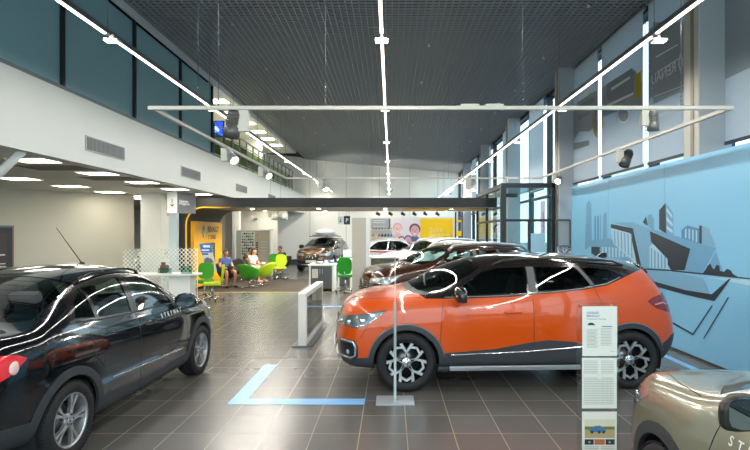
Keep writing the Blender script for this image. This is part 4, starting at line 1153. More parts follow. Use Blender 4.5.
# ------------------------------------------------------------------ black sedan and beige hatchback (same front)
def low_spec(hatch):
    S = dict(L=4.35 if not hatch else 4.08, W=.872, hubz=.318, rimr=.222, sub=2, dash=.99, cab=[1.5, 2.4, 3.15, 3.7])
    L = S['L']
    S['nose'] = [.16, .12, .05, .0, .01, .05, .13]
    S['tail'] = [.22, .18, .08, .0, .015, .05, .12]
    S['wl'] = [0, .80, .95, .985, 1.0, .985, .915]
    S['plan'] = [(0, .95), (.12, .985), (.3, 1.0), (.7, 1.0), (.87, .985), (1, .95)]
    S['z'] = [[(0, .22), (.9, .19), (3.4, .19), (L, .28)], [(0, .22), (.9, .19), (3.4, .19), (L, .28)],
              [(0, .28), (.6, .27), (.9, .25), (3.4, .25), (L, .36)],
              [(0, .42), (.9, .42), (3.4, .42), (L, .52)],
              [(0, .58), (.9, .64), (2.5, .66), (3.4, .70), (L, .72)],
              [(0, .72), (.35, .80), (.9, .86), (2.0, .89), (3.0, .93), (3.6, .97), (L, .92)],
              [(0, .82), (.3, .92), (.95, .985), (1.3, 1.0), (2.1, 1.02), (3.0, 1.06), (3.5, 1.085), (L, 1.06)]]
    hood = [(.15, .83), (.21, .88), (.34, .94), (.54, 1.0), (.80, 1.035)]
    if not hatch:
        S['mids'] = [1.02, 1.32, 1.7, 2.1, 2.5, 2.95, 3.35, 3.68]
        S['c10'] = hood+[(.98, 1.055), (1.32, 1.26), (1.72, 1.47), (2.12, 1.545), (2.5, 1.55), (2.95, 1.50), (3.38, 1.33), (3.72, 1.145),
                         (3.95, 1.13), (4.10, 1.125), (4.20, 1.115), (4.235, 1.10), (4.24, 1.08)]
        S['e8'] = [None]*6+[(1.40, .73, 1.13), (1.75, .665, 1.36), (2.12, .63, 1.455), (2.5, .625, 1.47), (2.92, .63, 1.425), (3.30, .665, 1.27), (3.66, .76, 1.115)]+[None]*5
    else:
        S['mids'] = [1.02, 1.32, 1.7, 2.1, 2.5, 2.9, 3.25, 3.5]
        S['c10'] = hood+[(.98, 1.055), (1.32, 1.26), (1.72, 1.48), (2.12, 1.56), (2.5, 1.575), (2.9, 1.56), (3.25, 1.52), (3.45, 1.48),
                         (3.60, 1.43), (3.72, 1.35), (3.82, 1.22), (3.88, 1.12), (3.92, 1.07)]
        S['e8'] = [None]*6+[(1.40, .73, 1.13), (1.75, .665, 1.36), (2.12, .63, 1.465), (2.5, .625, 1.49), (2.9, .625, 1.47), (3.25, .62, 1.43), (3.45, .61, 1.39), (3.6, .58, 1.33), (3.7, .53, 1.26), (3.8, .42, 1.17), (3.86, .25, 1.10), (3.91, .02, 1.07)]
    r0, r1 = .83, 3.46 if not hatch else 3.42
    S['arches'] = [(r0, .365), (r1, .365)]
    A = lambda x, r, a0=-.35, a1=PI+.35: arc_pts(x, .318, r, a0, a1, 26)
    winup = lambda f: f.calc_center_median().z > .95 and abs(f.normal.y) > .3
    W1 = [(1.55, 1.045), (2.33, 1.06), (2.33, 1.40), (2.05, 1.385), (1.80, 1.29)]
    W2 = [(2.44, 1.065), (2.98, 1.09), (3.0, 1.36), (2.44, 1.41)]
    W3 = [(3.04, 1.095), (3.30, 1.13), (3.22, 1.25), (3.04, 1.35)]
    FR = [(1.44, 1.02), (3.40, 1.085), (3.37, 1.17), (3.2, 1.31), (3.0, 1.405), (2.5, 1.447), (2.05, 1.425), (1.75, 1.31)]
    sill = [(1.1, .05), (1.1, .40), (2.2, .35), (3.1, .40), (3.2, .05)]
    S['regions'] = [('frame', [FR], 'Y', winup),
        ('clad', [A(r0, .435), A(r1, .435)], 'Y', lambda f: abs(f.calc_center_median().y) > .55),
        ('clad', [sill], 'Y', lambda f: abs(f.calc_center_median().y) > .5),
        ('clad', [[(-.2, .05), (-.2, .40), (.45, .42), (.5, .05)]], 'Y', lambda f: True),
        ('clad', [[(L-.55, .05), (L-.5, .44), (L+.2, .50), (L+.2, .05)]], 'Y', lambda f: True),
        ('ws', [[(1.06, 0), (1.07, .3), (1.12, .55), (1.26, .70), (1.38, .70), (1.70, .60), (1.77, .5), (1.74, .25), (1.72, 0), (1.74, -.25), (1.77, -.5), (1.70, -.60), (1.38, -.70), (1.26, -.70), (1.12, -.55), (1.07, -.3)]], 'Z', lambda f: f.normal.z > .2 and f.calc_center_median().z > .98),
        ('cowl', [[(.96, .0), (.98, .4), (1.04, .62), (1.20, .74), (1.26, .70), (1.12, .55), (1.07, .3), (1.06, 0), (1.07, -.3), (1.12, -.55), (1.26, -.70), (1.20, -.74), (1.04, -.62), (.98, -.4)]], 'Z', lambda f: f.normal.z > .2 and f.calc_center_median().z > .98),
        ('win', [W1, W2, W3], 'Y', winup),
        ('lamp', [[(.04, .66), (.10, .72), (.40, .74), (.62, .86), (.50, .88), (.2, .83), (-.1, .78), (-.1, .66)]], 'Y', lambda f: abs(f.calc_center_median().y) > .34 and f.calc_center_median().x < 0),
        ('grille', [[(-.36, .64), (-.32, .75), (.32, .75), (.36, .64), (.30, .58), (-.30, .58)], [(-.5, .36), (-.42, .50), (.42, .50), (.5, .36)]], 'X', lambda f: f.normal.x < -.4)]
    if not hatch:
        S['regions'] += [('rearwin', [[(2.98, 0), (3.0, .54), (3.30, .58), (3.60, .61), (3.68, .50), (3.70, 0), (3.68, -.50), (3.60, -.61), (3.30, -.58), (3.0, -.54)]], 'Z', lambda f: f.normal.z > .3 and f.calc_center_median().z > 1.1),
                         ('tail', [[(3.90, .93), (3.96, .965), (4.1, .985), (4.5, .99), (4.5, .78), (4.18, .77), (4.04, .83)]], 'Y', lambda f: abs(f.calc_center_median().y) > .50)]
    else:
        S['regions'] += [('rearwin', [[(-.5, 1.10), (-.46, 1.40), (.46, 1.40), (.5, 1.10)]], 'X', lambda f: f.normal.x > .3 and f.calc_center_median().x > 1.3)]
    S['lampmat'] = mat('headlamp_clear', '8f979b', .08, .4, coat=1.)
    S['style'] = {'clad': ('lower_cladding', CLADM, .012, .03, False), 'ws': ('windscreen', CARGLASS, -.004, 0, False), 'frame': ('window_frame', mat('frame_gloss_black', '121213', .2), .001, .012, True),
        'win': ('side_windows', CARGLASS, -.006, 0., True), 'rearwin': ('rear_window', DARKGLASS, -.004, 0, False), 'cowl': ('cowl_panel', BLACKP, -.008, .01, False),
        'lamp': ('headlamp', S['lampmat'], .003, .012, True), 'grille': ('grille', BLACKP, -.006, .02, False),
        'tail': ('tail_lamp', mat('tail_lamp_bright_red', 'd01016', .1, coat=1.), .006, .02, True)}
    S['wheel'] = dict(kind='wide', n=5, mat=mat('wheel_silver', 'c6c8ca', .3, .8), rot=.3)
    return S
def deco_low(C, paint, hatch):
    root, hx = C['root'], C['hx']; hit, hitx, hitz = C['hit'], C['hitx'], C['hitz']; sm, sz = C['seam'], C['seamz']
    sm([(1.27, .42), (1.28, .7), (1.36, 1.0)]); sm([(2.38, .38), (2.385, 1.05)]); sm([(3.02, .64), (3.17, .80), (3.16, 1.08)])
    sz([(.17, .40), (.45, .63), (.8, .73), (1.15, .78)])
    sm([(1.5, 1.032), (2.3, 1.045), (3.0, 1.07), (3.3, 1.098)], .007, BLACKP, nm='belt_trim', out=.002)
    C['handle'](2.18, .90, paint); C['handle'](2.95, .935, paint)
    sm([(1.42, .47), (2.2, .49), (2.9, .52)], .010, mat('silver_strip', 'a9adb2', .25, .8), nm='door_strip', out=.006)
    silver = mat('rail_silver', 'b3b5b7', .3, .8)
    for sd in (-1, 1):
        mx_ = 1.64 if hatch else 1.52
        mirror_part(root, mx_-hx, hit(mx_, 1.03, sd)+(.0 if hatch else .03), 1.085 if hatch else 1.05, BLACKP if hatch else paint, sd, s=.92 if hatch else 1.05)
        q = []
        for k in range(14):
            x = 1.9+k*(.085 if not hatch else .11); y = .56; q.append((x-hx, sd*y, hitz(x, sd*y)+(.03 if 0 < k < 13 else 0)))
        g = MB(); g.tube(q, .012, 8); g.build('roof_rail', silver if hatch else mat('rail_black', '1c1c1d', .25, .4), root)
        for x, z, r in ((.22, .77, .035), (.40, .79, .035)):
            g = MB(); g.ball((x-hx, sd*(hit(x, z, sd)), z), r, 1, .35, 1); g.build('lamp_projector', CHROME, root)
        if not hatch:
            g = MB(); g.ball((4.0-hx, sd*(hit(4.0, .87, sd)), .88), .05, 1, .3, 1); g.build('reversing_lamp', mat('lamp_pale', 'f0c8c0', .15), root)
    for zz in (.63, .67, .71):
        q = [(hitx(yy, zz)-.006, yy, zz) for yy in [-.30+.06*k for k in range(11)]]; g = MB(); g.tube(q, .007, 6); g.build('grille_bar', CHROME, root)
    g = MB(); g.box(hitx(0, .45)-.022, hitx(0, .45)-.01, -.26, .26, .40, .51, bevel=.004); g.build('number_plate', WLAM, root)
    for y0, y1 in ((-.55, -.02), (.05, .55)):
        q = []
        for k in range(6):
            yy = y0+(y1-y0)*k/5; xx = 1.12+.16*abs(yy)**2; q.append((xx-hx, yy, hitz(xx, yy)+.012))
        g = MB(); g.tube(q, .008, 6); g.build('wiper', BLACKP, root)
    # aerial
    if not hatch:
        xa, ya = 2.02, .0; za = hitz(xa, ya); g = MB(); g.ball((xa-hx, ya, za+.01), .028, 1.3, 1, .6); g.tube([(xa-hx, ya, za+.01), (xa-hx+.42, ya, za+.40)], [.006, .003], 6)
        g.build('roof_aerial', BLACKP, root)
        for z in (1.12,): pass
        g = MB(); 
        for k in range(7):
            u = 3.08+k*.085; q = [(u-hx, yy, hitz(u, yy)-.0015) for yy in [-.46+.092*j for j in range(11)]]; g.tube(q, .0012, 4)
        g.build('heating_wires', mat('wire_dark', '3a2a20', .5), root)
    # lettering on the front doors
    TX = 'STEPWAY'
    for sd in (-1, 1):
        x0 = 1.45 if hatch else 1.42; z0 = .90 if hatch else .93; step = .064 if hatch else .078
        for k, ch in enumerate(TX if sd < 0 else TX[::-1]):
            x = x0+k*step; y = hit(x, z0, sd)+.004
            u = Vector((.06, sd*(hit(x+.03, z0, sd)-hit(x-.03, z0, sd)), 0)).normalized()*-sd
            v = Vector((0, sd*(hit(x, z0+.03, sd)-hit(x, z0-.03, sd)), .06)).normalized(); n_ = u.cross(v)
            M = Matrix(((u.x, v.x, n_.x, x-hx), (u.y, v.y, n_.y, sd*y), (u.z, v.z, n_.z, z0), (0, 0, 0, 1)))
            g = MB(); g.text(ch, .066 if hatch else .068, M, 0, bold=.001); g.build('door_letter', mat('lettering_white', 'f2f2ee', .4), root)
def run_low():
    BLACKC = mat('black_paint', '0a0c10', .10, .0, coat=1.)
    S = low_spec(False); S['style']['body'] = ('body_shell', BLACKC, 0, .012, False); S['style']['tail'] = ('tail_lamp', mat('tail_lamp_bright_red', 'd01016', .1, coat=1.), .006, .02, True)
    C = build_car(S, 'sedan_car', 'black four-door saloon with silver wheels and a thin roof aerial, nose pointing away', (-3.42, 5.70, 0), math.radians(-90-2.8))
    deco_low(C, BLACKC, False)
    BEIGE = mat('beige_metallic_paint', '8a8672', .3, .3, coat=1.)
    S = low_spec(True); S['style']['body'] = ('body_shell', BEIGE, 0, .012, False); S['seatcol'] = '2b2c2e'
    C = build_car(S, 'hatchback_car', 'beige hatchback cut off by the right edge, black mirror and wheel arch nearest the camera', (2.41, 1.85, 0), math.radians(-90))
    deco_low(C, BEIGE, True)
run_low()
# ------------------------------------------------------------------ acrylic information stands
PAPER = mat('paper_white', 'dedad2', .6); INK = mat('ink_grey', '9a9a96', .7); INKB = mat('ink_blue', '3b5fa8', .6); INKD = mat('ink_dark', '2a2c30', .6)
def XZ(x, y, z): return Matrix(((1, 0, 0, x), (0, 0, -1, y), (0, 1, 0, z), (0, 0, 0, 1)))   # lettering that faces the camera
t = thing('information_stand', 'clear acrylic stand holding three printed sheets, in front of the orange car rear', 'information stand', (1.23, 3.15, 0))
g = MB(); g.box(-.125, .125, -.004, .002, .35, 1.455); g.build('acrylic_sheet', ACRYL, t)
g = MB(); g.box(-.18, .18, -.14, .14, 0, .012, bevel=.004); g.build('base_plate', ACRYL, t)
g = MB(); g.box(-.03, .03, .004, .012, .012, .5); g.build('support_bar', ALU, t)
for k, (z1, z0, dx) in enumerate(((1.425, 1.13, .008), (1.12, .82, .006), (.80, .505, .006))):
    p = tag(bpy.data.objects.new('printed_sheet', None), ['white printed sheet with blue heading, topmost in the acrylic stand', 'white printed sheet with a table, middle of the acrylic stand',
            'printed sheet with a photo of a blue car, lowest in the acrylic stand'][k], 'sheet', 'sheets in the acrylic stand'); COL.objects.link(p)
    p.matrix_basis = Matrix.Translation((1.23+dx, 3.15, z0))
    hh = z1-z0; yb = -.0075
    g = MB(); g.box(-.103, .103, -.0072, -.0052, 0, hh); g.build('paper', PAPER, p)
    q = MB(); q.box(-.108, .108, -.011, -.0095, -.006, hh+.006); q.build('sleeve', glass_mat('sleeve_film', 'fafcfc', .5), p)
    i = MB(); b = MB(); d = MB()
    if k == 0:
        b.text('НОВЫЙ', .019, XZ(-.078, yb, hh-.040), align='LEFT', bold=.0003); d.text('RENAULT', .018, XZ(-.078, yb, hh-.058), align='LEFT', bold=.0003)
        b.text('открывает новое', .014, XZ(-.078, yb, hh-.075), align='LEFT')
        d.prism([(-.072, hh-.112), (-.070, hh-.103), (-.058, hh-.096), (-.042, hh-.097), (-.032, hh-.105), (-.026, hh-.112)], yb-.0004, yb, 'Y')
        b.box(.01, .075, yb-.0003, yb, hh-.122, hh-.117)
        for r in range(14):
            i.box(-.078, -.010-.006*(r % 3), yb-.0003, yb, hh-.140-r*.008, hh-.137-r*.008)
            if r < 12: i.box(.005, .072-.008*(r % 2), yb-.0003, yb, hh-.132-r*.009, hh-.129-r*.009)
        d.text('RENAULT', .006, XZ(.078, yb, .028))
    elif k == 1:
        for r in range(26):
            if r in (8, 9): continue
            i.box(-.092, (.085 if r > 10 else -.01), yb-.0003, yb, hh-.02-r*.0102, hh-.017-r*.0102)
            if r <= 10: i.box(.01, .085, yb-.0003, yb, hh-.02-r*.0102, hh-.017-r*.0102)
        for x in (.02, .045, .065): i.box(x, x+.001, yb-.0003, yb, .03, hh-.12)
    else:
        s_ = MB(); s_.box(-.088, .09, yb-.0004, yb, hh-.155, hh-.085); s_.build('printed_field', mat('print_field_sand', 'b39a6c', .6), p)
        s_ = MB(); s_.box(-.088, .09, yb-.0004, yb, hh-.085, hh-.045); s_.build('printed_sky', mat('print_sky_sand', 'd3cbb4', .6), p)
        s_ = MB(); s_.box(-.088, .09, yb-.0008, yb-.0004, hh-.105, hh-.09); s_.build('printed_trees', mat('print_trees', '5f7030', .6), p)
        s_ = MB(); s_.prism([(-.062, hh-.115), (-.058, hh-.098), (-.040, hh-.094), (-.028, hh-.084), (.005, hh-.082), (.022, hh-.095), (.036, hh-.103), (.04, hh-.118), (.02, hh-.122), (-.05, hh-.12)], yb-.0014, yb-.0008, 'Y')
        s_.build('printed_car', mat('print_car_blue', '3d6d93', .5), p)
        for x in (-.045, -.002, .024): d.lathe([(0, -.0002), (.009, -.0002)], 12, 'Y', (x, yb-.0016, hh-.120))
        for x0, x1 in ((-.088, -.034), (.036, .09)): d.box(x0, x1, yb-.0004, yb, hh-.195, hh-.163)
        s_ = MB(); s_.box(-.03, .032, yb-.0004, yb, hh-.195, hh-.163); s_.build('printed_detail', mat('print_orange', 'b5663c', .6), p)
        for x in (-.06, .06): i.ball((x, yb-.0006, hh-.18), .007, 1, .05, 1, n=8)
        for r in range(8):
            i.box(-.088, -.005, yb-.0003, yb, hh-.21-r*.011, hh-.206-r*.011); i.box(.01, .09, yb-.0003, yb, hh-.21-r*.011, hh-.206-r*.011)
    for mb, mm, nm in ((i, INK, 'printed_lines'), (b, INKB, 'printed_heading'), (d, INKD, 'printed_marks')):
        if len(mb.bm.faces): mb.build(nm, mm, p)
        else: mb.bm.free()
t = thing('information_stand', 'clear acrylic stand seen edge-on before the front wheel of the orange car', 'information stand', (.045, 5.87, 0))
g = MB(); g.box(-.21, .21, -.16, .16, 0, .012, bevel=.003); g.build('base_plate', mat('acrylic_base', 'a8b0b4', .15, .1), t)
g = MB(); g.box(-.006, -.002, -.12, .12, .5, 1.72); g.box(.002, .006, -.12, .12, .5, 1.72); g.build('acrylic_sheet', ACRYL, t)
g = MB(); g.box(-.014, .014, -.02, .0, .012, 1.1); g.build('support_bar', mat('acrylic_bar', 'c3cacd', .15, .3), t)
g = MB(); g.box(-.002, .002, -.10, .10, .75, 1.68); g.build('paper_insert', PAPER, t)

# ------------------------------------------------------------------ low glazed display panel
t = thing('glass_divider', 'low white framed glass panel standing on a steel foot left of the orange car', 'divider', (-1.45, 9.7, 0))
X0, X1, Y0, Y1 = -.065, .065, -1.05, 1.10
FRW = mat('frame_white_lacquer', 'e9e8e4', .3)
for nm, q in (('frame_post', (X0, X1, Y0, Y0+.10, .02, .875)), ('frame_post', (X0, X1, Y1-.10, Y1, .02, .875)), ('frame_rail', (X0, X1, Y0+.1, Y1-.1, .80, .875)), ('frame_rail', (X0, X1, Y0+.1, Y1-.1, .02, .11))):
    g = MB(); g.box(*q); g.build(nm, FRW, t)
for x in (.055, -.058):
    g = MB(); g.box(x, x+.003, Y0+.1, Y1-.1, .11, .80); g.build('glass_pane', glass_mat('grey_panel_glass', '5c6064', 1.6), t)
g = MB(); g.box(X0-.10, X1+.10, Y0-.03, Y1+.03, 0, .02); g.build('foot_plate', mat('foot_steel', '5b5f63', .3, .8), t)

# ------------------------------------------------------------------ signs
t = thing('hanging_sign', 'white and grey hanging sign with a down arrow beside the white column', 'sign', (-6.2, 14.9, 2.4))
D = 14.9; sx0, sxm, sx1 = at(167, D), at(177.2, D), at(186, D); z0, z1 = zt(213, D), zt(192, D)
g = MB(); g.box(sx0, sxm, D, D+.03, z0, z1); g.build('arrow_panel', WLAM, t, world=True)
g = MB(); g.prism([(sxm, D), (sx1+.10, D+.45), (sx1+.10, D+.48), (sxm, D+.03)], z0, z1, 'Z'); g.build('text_panel', mat('sign_grey', '7b7a7c', .5), t, world=True)
cx = (sx0+sxm)/2; cz = (z0+z1)/2; g = MB(); g.box(cx-.008, cx+.008, D-.004, D, cz-.10, cz+.10)
g.prism([(cx, cz-.12), (cx-.06, cz-.05), (cx-.05, cz-.04), (cx, cz-.09), (cx+.05, cz-.04), (cx+.06, cz-.05)], D-.004, D, 'Y'); g.build('arrow', INKD, t, world=True)
dv = Vector((sx1+.10-sxm, .45, 0)).normalized(); nv = Vector((dv.y, -dv.x, 0))
M = Matrix(((dv.x, 0, nv.x, sxm+.04), (dv.y, 0, nv.y, D+.03), (0, 1, 0, cz+.0), (0, 0, 0, 1)))
g = MB(); g.text('Прием\nВыдача', .085, Matrix.Translation(nv*.012) @ M, align='LEFT', bold=.003); g.build('lettering', mat('lettering_white', 'f2f2ee', .4), t, world=True)
for x in (sx0+.05, sxm-.03):
    g = MB(); g.tube([(x, D+.015, z1), (x, D+.015, 3.04)], .006, 5); g.build('hanger', STEEL, t, world=True)
D = 17.2
t = thing('hanging_sign', 'small white and black sign pair hanging under the dark beam', 'sign', (at(344, D), D, 2.2))
g = MB(); g.box(at(337.8, D), at(343.4, D), D, D+.02, zt(224.3, D), zt(216.5, D)); g.build('white_panel', WLAM, t, world=True)
g = MB(); g.box(at(343.9, D), at(350, D), D, D+.02, zt(224.5, D), zt(216, D)); g.build('black_panel', mat('sign_navy', '262c38', .5), t, world=True)
cx, cz = at(340.6, D), zt(220.4, D); g = MB(); g.box(cx-.006, cx+.006, D-.004, D, cz-.05, cz+.06); g.prism([(cx, cz-.07), (cx-.04, cz-.02), (cx+.04, cz-.02)], D-.004, D, 'Y'); g.build('arrow', INKD, t, world=True)
g = MB(); g.text('P', .17, XZ(at(347, D), D-.003, cz), bold=.004); g.build('lettering', MATS['lettering_white'], t, world=True)
for x in (at(339, D), at(349, D)):
    g = MB(); g.tube([(x, D+.01, zt(216, D)), (x, D+.01, 2.67)], .005, 5); g.build('hanger', STEEL, t, world=True)
# yellow service panel on the portal side wall
t = thing('wall_sign', 'tall yellow panel with diamond emblem and price boards inside the black portal', 'sign', (-6.3, 18.3, 0))
g = MB(); g.box(-6.39, -6.28, 16.9, 19.7, .1, 2.24); g.build('panel', YELLOW, t, world=True)
XN = -6.278
YZ = lambda y, z: Matrix(((0, 0, 1, XN), (1, 0, 0, y), (0, 1, 0, z), (0, 0, 0, 1)))
ys = 17.75; zs = 2.02
g = MB(); dd = [(0, .235), (.17, 0), (0, -.235), (-.17, 0)]; ci = [(0, .11), (.07, 0), (0, -.11), (-.07, 0)]
for k in range(4):
    a, b, c, d = dd[k], dd[(k+1) % 4], ci[(k+1) % 4], ci[k]
    g.poly([(XN, ys+p[0], zs-.1+p[1]) for p in (a, b)]+[(XN+.03, ys+p[0]*.8, zs-.1+p[1]*.8) for p in (b, a)])
    g.poly([(XN+.03, ys+p[0]*.8, zs-.1+p[1]*.8) for p in (a, b)]+[(XN+.012, ys+p[0], zs-.1+p[1]) for p in (c, d)])
g.build('diamond_emblem', mat('emblem_steel', 'b8babd', .3, .6), t, world=True)
g = MB(); g.text('RENAULT', .26, YZ(18.72, 1.98), bold=.008); g.text('сервис', .24, YZ(18.6, 1.73), bold=.004); g.build('lettering', INKD, t, world=True)
g = MB(); g.box(XN, XN+.02, 17.7, 18.85, .75, 1.52); g.build('price_board', mat('board_dark', '20242a', .4), t, world=True)
g = MB()
for r in range(8):
    for c_ in range(3): g.box(XN+.02, XN+.022, 17.78+c_*.35, 18.0+c_*.35-.03*((r+c_) % 2), 1.42-r*.075, 1.445-r*.075)
g.build('price_lines', mat('board_lines', 'b7bcc2', .5), t, world=True)
# blue and white roll-up banner leaning in front of it
t = thing('banner', 'blue and white advertising banner with a car picture before the yellow panel', 'banner', (-5.45, 16.3, 0), .0)
a0, a1 = (at(199.3, 16.3), at(210.6, 16.3)); b0, b1 = (at(204.5, 16.3), at(217, 16.3)); zt1, zb1 = zt(243.5, 16.3), zt(272, 16.3)
def bq(u, v, off=0.): # u across, v up 0..1
    x = (b0+(b1-b0)*u)*(1-v)+(a0+(a1-a0)*u)*v; return (x, 16.3-off, zb1+(zt1-zb1)*v)
def bquad(u0, u1, v0, v1, off, name, m):
    g = MB(); A = [bq(u0, v0, off), bq(u1, v0, off), bq(u1, v1, off), bq(u0, v1, off)]; B = [(p[0], p[1]+.006, p[2]) for p in A]
    f = g.poly(A); r = bmesh.ops.extrude_face_region(g.bm, geom=[f]); bmesh.ops.translate(g.bm, verts=[e for e in r['geom'] if isinstance(e, bmesh.types.BMVert)], vec=(0, .006, 0))
    g.build(name, m, t, world=True, recalc=True)
bquad(0, 1, 0, 1, 0, 'sheet', PAPER); bquad(0, 1, .68, 1, .006, 'blue_header', mat('banner_blue', '1f78c8', .5)); 
bquad(.1, .75, .74, .79, .008, 'header_line', WLAM); bquad(.3, .9, .86, .94, .008, 'header_line', WLAM); bquad(.05, .6, .6, .66, .006, 'blue_caption', INKB)
g = MB(); P = [(.12, .34), (.2, .46), (.45, .52), (.8, .46), (.92, .36), (.6, .26)]; g.poly([bq(u, v, .009) for u, v in P]); g.build('printed_car', mat('print_car_grey', '6c6f7a', .5), t, world=True)
g = MB(); P = [(.1, .22), (.5, .18), (.92, .24), (.95, .34), (.6, .27), (.2, .3)]; g.poly([bq(u, v, .010) for u, v in P]); g.build('printed_hand', mat('print_skin', 'd9a890', .5), t, world=True)
g = MB(); g.tube([bq(.5, .0), (at(213, 16.4), 16.5, 0)], .015, 6); g.tube([bq(.5, .9, -.02), (at(208, 16.6), 16.7, 0)], .012, 6); g.build('easel_leg', ALU, t, world=True)
# cream wall: dark poster board cut by the left edge, and a small white box
PW = Vector((8.0, 9.05)).normalized(); PN = Vector((PW.y, -PW.x))
def recess(px, off=0.):
    # point on the recess wall seen at px
    k = (px-CX)/F; # x = k*y ; x = -16+8s, y = 7.45+9.05s
    s = (-16-k*7.45)/(k*9.05-8.0); return Vector((-16+8*s, 7.45+9.05*s))+PN*off
t = thing('poster_board', 'dark poster board with a metal frame and orange edge at the left image edge', 'poster', (*recess(2), 0))
for nm, pa, pb, ya, yb, off, mm in (('frame', -30, 13.6, 225.5, 285, .03, mat('board_frame', '767a80', .4, .4)), ('poster', -28, 11.8, 227.5, 283, .05, mat('poster_dark', '3b3c42', .35)),
                           ('orange_edge', 12.8, 13.6, 226.5, 285, .045, mat('edge_orange', 'c47a1e', .5)), ('picture_patch', -10, 6.5, 233, 262, .055, mat('poster_brown', '4c423d', .4)),
                           ('caption', -20, 4.5, 254, 255.4, .06, PAPER), ('caption', -20, 5, 263, 264, .06, PAPER), ('caption', -20, 5.5, 266, 267, .06, PAPER)):
    A, B = recess(pa), recess(pb); dA, dB = A.y, B.y
    dd_ = recess(7).y; g = MB(); g.prism([(A.x, A.y), (B.x, B.y), *(tuple(B+PN*off),), tuple(A+PN*off)], max(.3, zt(yb, dd_)), zt(ya, dd_), 'Z'); g.build(nm, mm, t, world=True, recalc=True)
A, B = recess(65), recess(76); g = MB(); g.prism([tuple(A), tuple(B), tuple(B+PN*.12), tuple(A+PN*.12)], zt(270, A.y), zt(263, A.y), 'Z')
g.box(A.x+.1, A.x+.12, A.y-.2, A.y-.19, zt(268, A.y), zt(267, A.y))
tag(g.build('junction_box', WLAM), 'small white box mounted low on the cream wall', 'box')
# ------------------------------------------------------------------ cars standing further back
def run_back():
    # brown crossover just behind the orange one
    BR = mat('brown_metallic_paint', '4a2a1a', .22, .4, coat=1.)
    S = suv_spec(BR, BR); S['style']['body'] = ('body_shell', BR, 0, .012, False); S['style']['roof'] = ('roof', BR, 0, .012, False)
    S['style']['win'] = ('side_windows', CARGLASS, -.006, 0., True); S['seatcol'] = '55504a'
    S['wheel'] = dict(kind='wide', n=5, mat=MATS['wheel_silver'], rot=.2)
    S['style']['lamp'] = ('headlamp', mat('headlamp_bright', 'b9bfc2', .08, .6, coat=1.), .003, .012, True)
    C = build_car(S, 'crossover_car', 'dark brown estate car with silver roof rails, partly hidden behind the orange crossover', (1.47, 12.8, 0), math.radians(19))
    deco_kaptur(C, BR)
    rails(C, mat('rail_satin', 'd0cfcb', .3, .7)); C['root'].scale = (1.04, 1.0, 1.01)
    # white crossover
    WH = mat('white_car_paint', 'e6e7e7', .2, coat=1.)
    S = suv_spec(WH, WH); S['sub'] = 1; S['style']['body'] = ('body_shell', WH, 0, .012, False); S['style']['roof'] = ('roof', WH, 0, .012, False)
    S['wheel'] = dict(kind='wide', n=5, mat=MATS['wheel_silver'], rot=.2)
    C = build_car(S, 'crossover_car', 'white crossover in front of the yellow wall panel, nose to the left', (1.65, 20.7, 0), math.radians(33))
    deco_kaptur(C, WH); rails(C, MATS['rail_satin']); C['root'].scale = (1.04, 1.0, 1.03)
    # brown car with a roof box facing the camera
    BZ = mat('bronze_metallic_paint', '6e5038', .25, .5, coat=1.)
    S = suv_spec(BZ, BZ); S['sub'] = 1; S['style']['body'] = ('body_shell', BZ, 0, .012, False); S['style']['roof'] = ('roof', BZ, 0, .012, False)
    S['style']['win'] = ('side_windows', CARGLASS, -.006, 0., True); S['style']['lamp'] = ('headlamp', MATS['headlamp_bright'], .003, .012, True)
    S['wheel'] = dict(kind='wide', n=5, mat=MATS['wheel_silver'], rot=.2)
    C = build_car(S, 'crossover_car', 'brown crossover with a white roof box facing the camera before the far wall', (-3.42, 27.2, 0), math.radians(80))
    deco_kaptur(C, BZ); r = C['root']; r.scale = (1.0, 1.0, 1.03)
    for x in (-.25, .55):
        g = MB(); g.box(x-.03, x+.03, -.72, .72, 1.625, 1.66, bevel=.01); g.build('cross_bar', BLACKP, r)
    t = thing('roof_box', 'white luggage box on the roof of the brown crossover at the far wall', 'roof box', (-3.40, 27.25, 1.72), math.radians(80))
    g = MB(); g.ball((.1, 0, .16), 1, 1.0, .47, .19, n=24)
    for v in g.bm.verts:
        v.co.z = max(v.co.z, 0.03); 
    g.build('lid', mat('roof_box_white', 'e4e4e0', .3), t)
    g = MB(); g.box(-.8, 1.0, -.42, .42, 0.0, .06, bevel=.03); g.build('tray', mat('roof_box_grey', '8b8d90', .4), t)
    # white and red hatchback at the back
    S = low_spec(True); S['sub'] = 1; S['style']['body'] = ('body_shell', WH, 0, .012, False); S['style']['win'] = ('side_windows', DARKGLASS, -.006, 0., True)
    C = build_car(S, 'hatchback_car', 'white hatchback with a red side stripe behind the desk at the far poster wall', (.42, 24.1, 0), math.radians(180))
    deco_low(C, WH, True); C['seam']([(1.2, .96), (2.2, .975), (3.7, 1.0)], .03, mat('red_stripe', 'c02a26', .4), nm='red_stripe', out=.0); C['root'].scale = (1.0, 1.0, 1.05)
def rails(C, m):
    root, hx, hitz = C['root'], C['hx'], C['hitz']
    for sd in (-1, 1):
        q = []
        for k in range(16):
            x = 1.8+k*.135; q.append((x-hx, sd*.62, hitz(x, sd*.60)+(.085 if 0 < k < 15 else .01)))
        g = MB(); g.tube(q, .034, 8); g.build('roof_rail', m, root)
run_back()

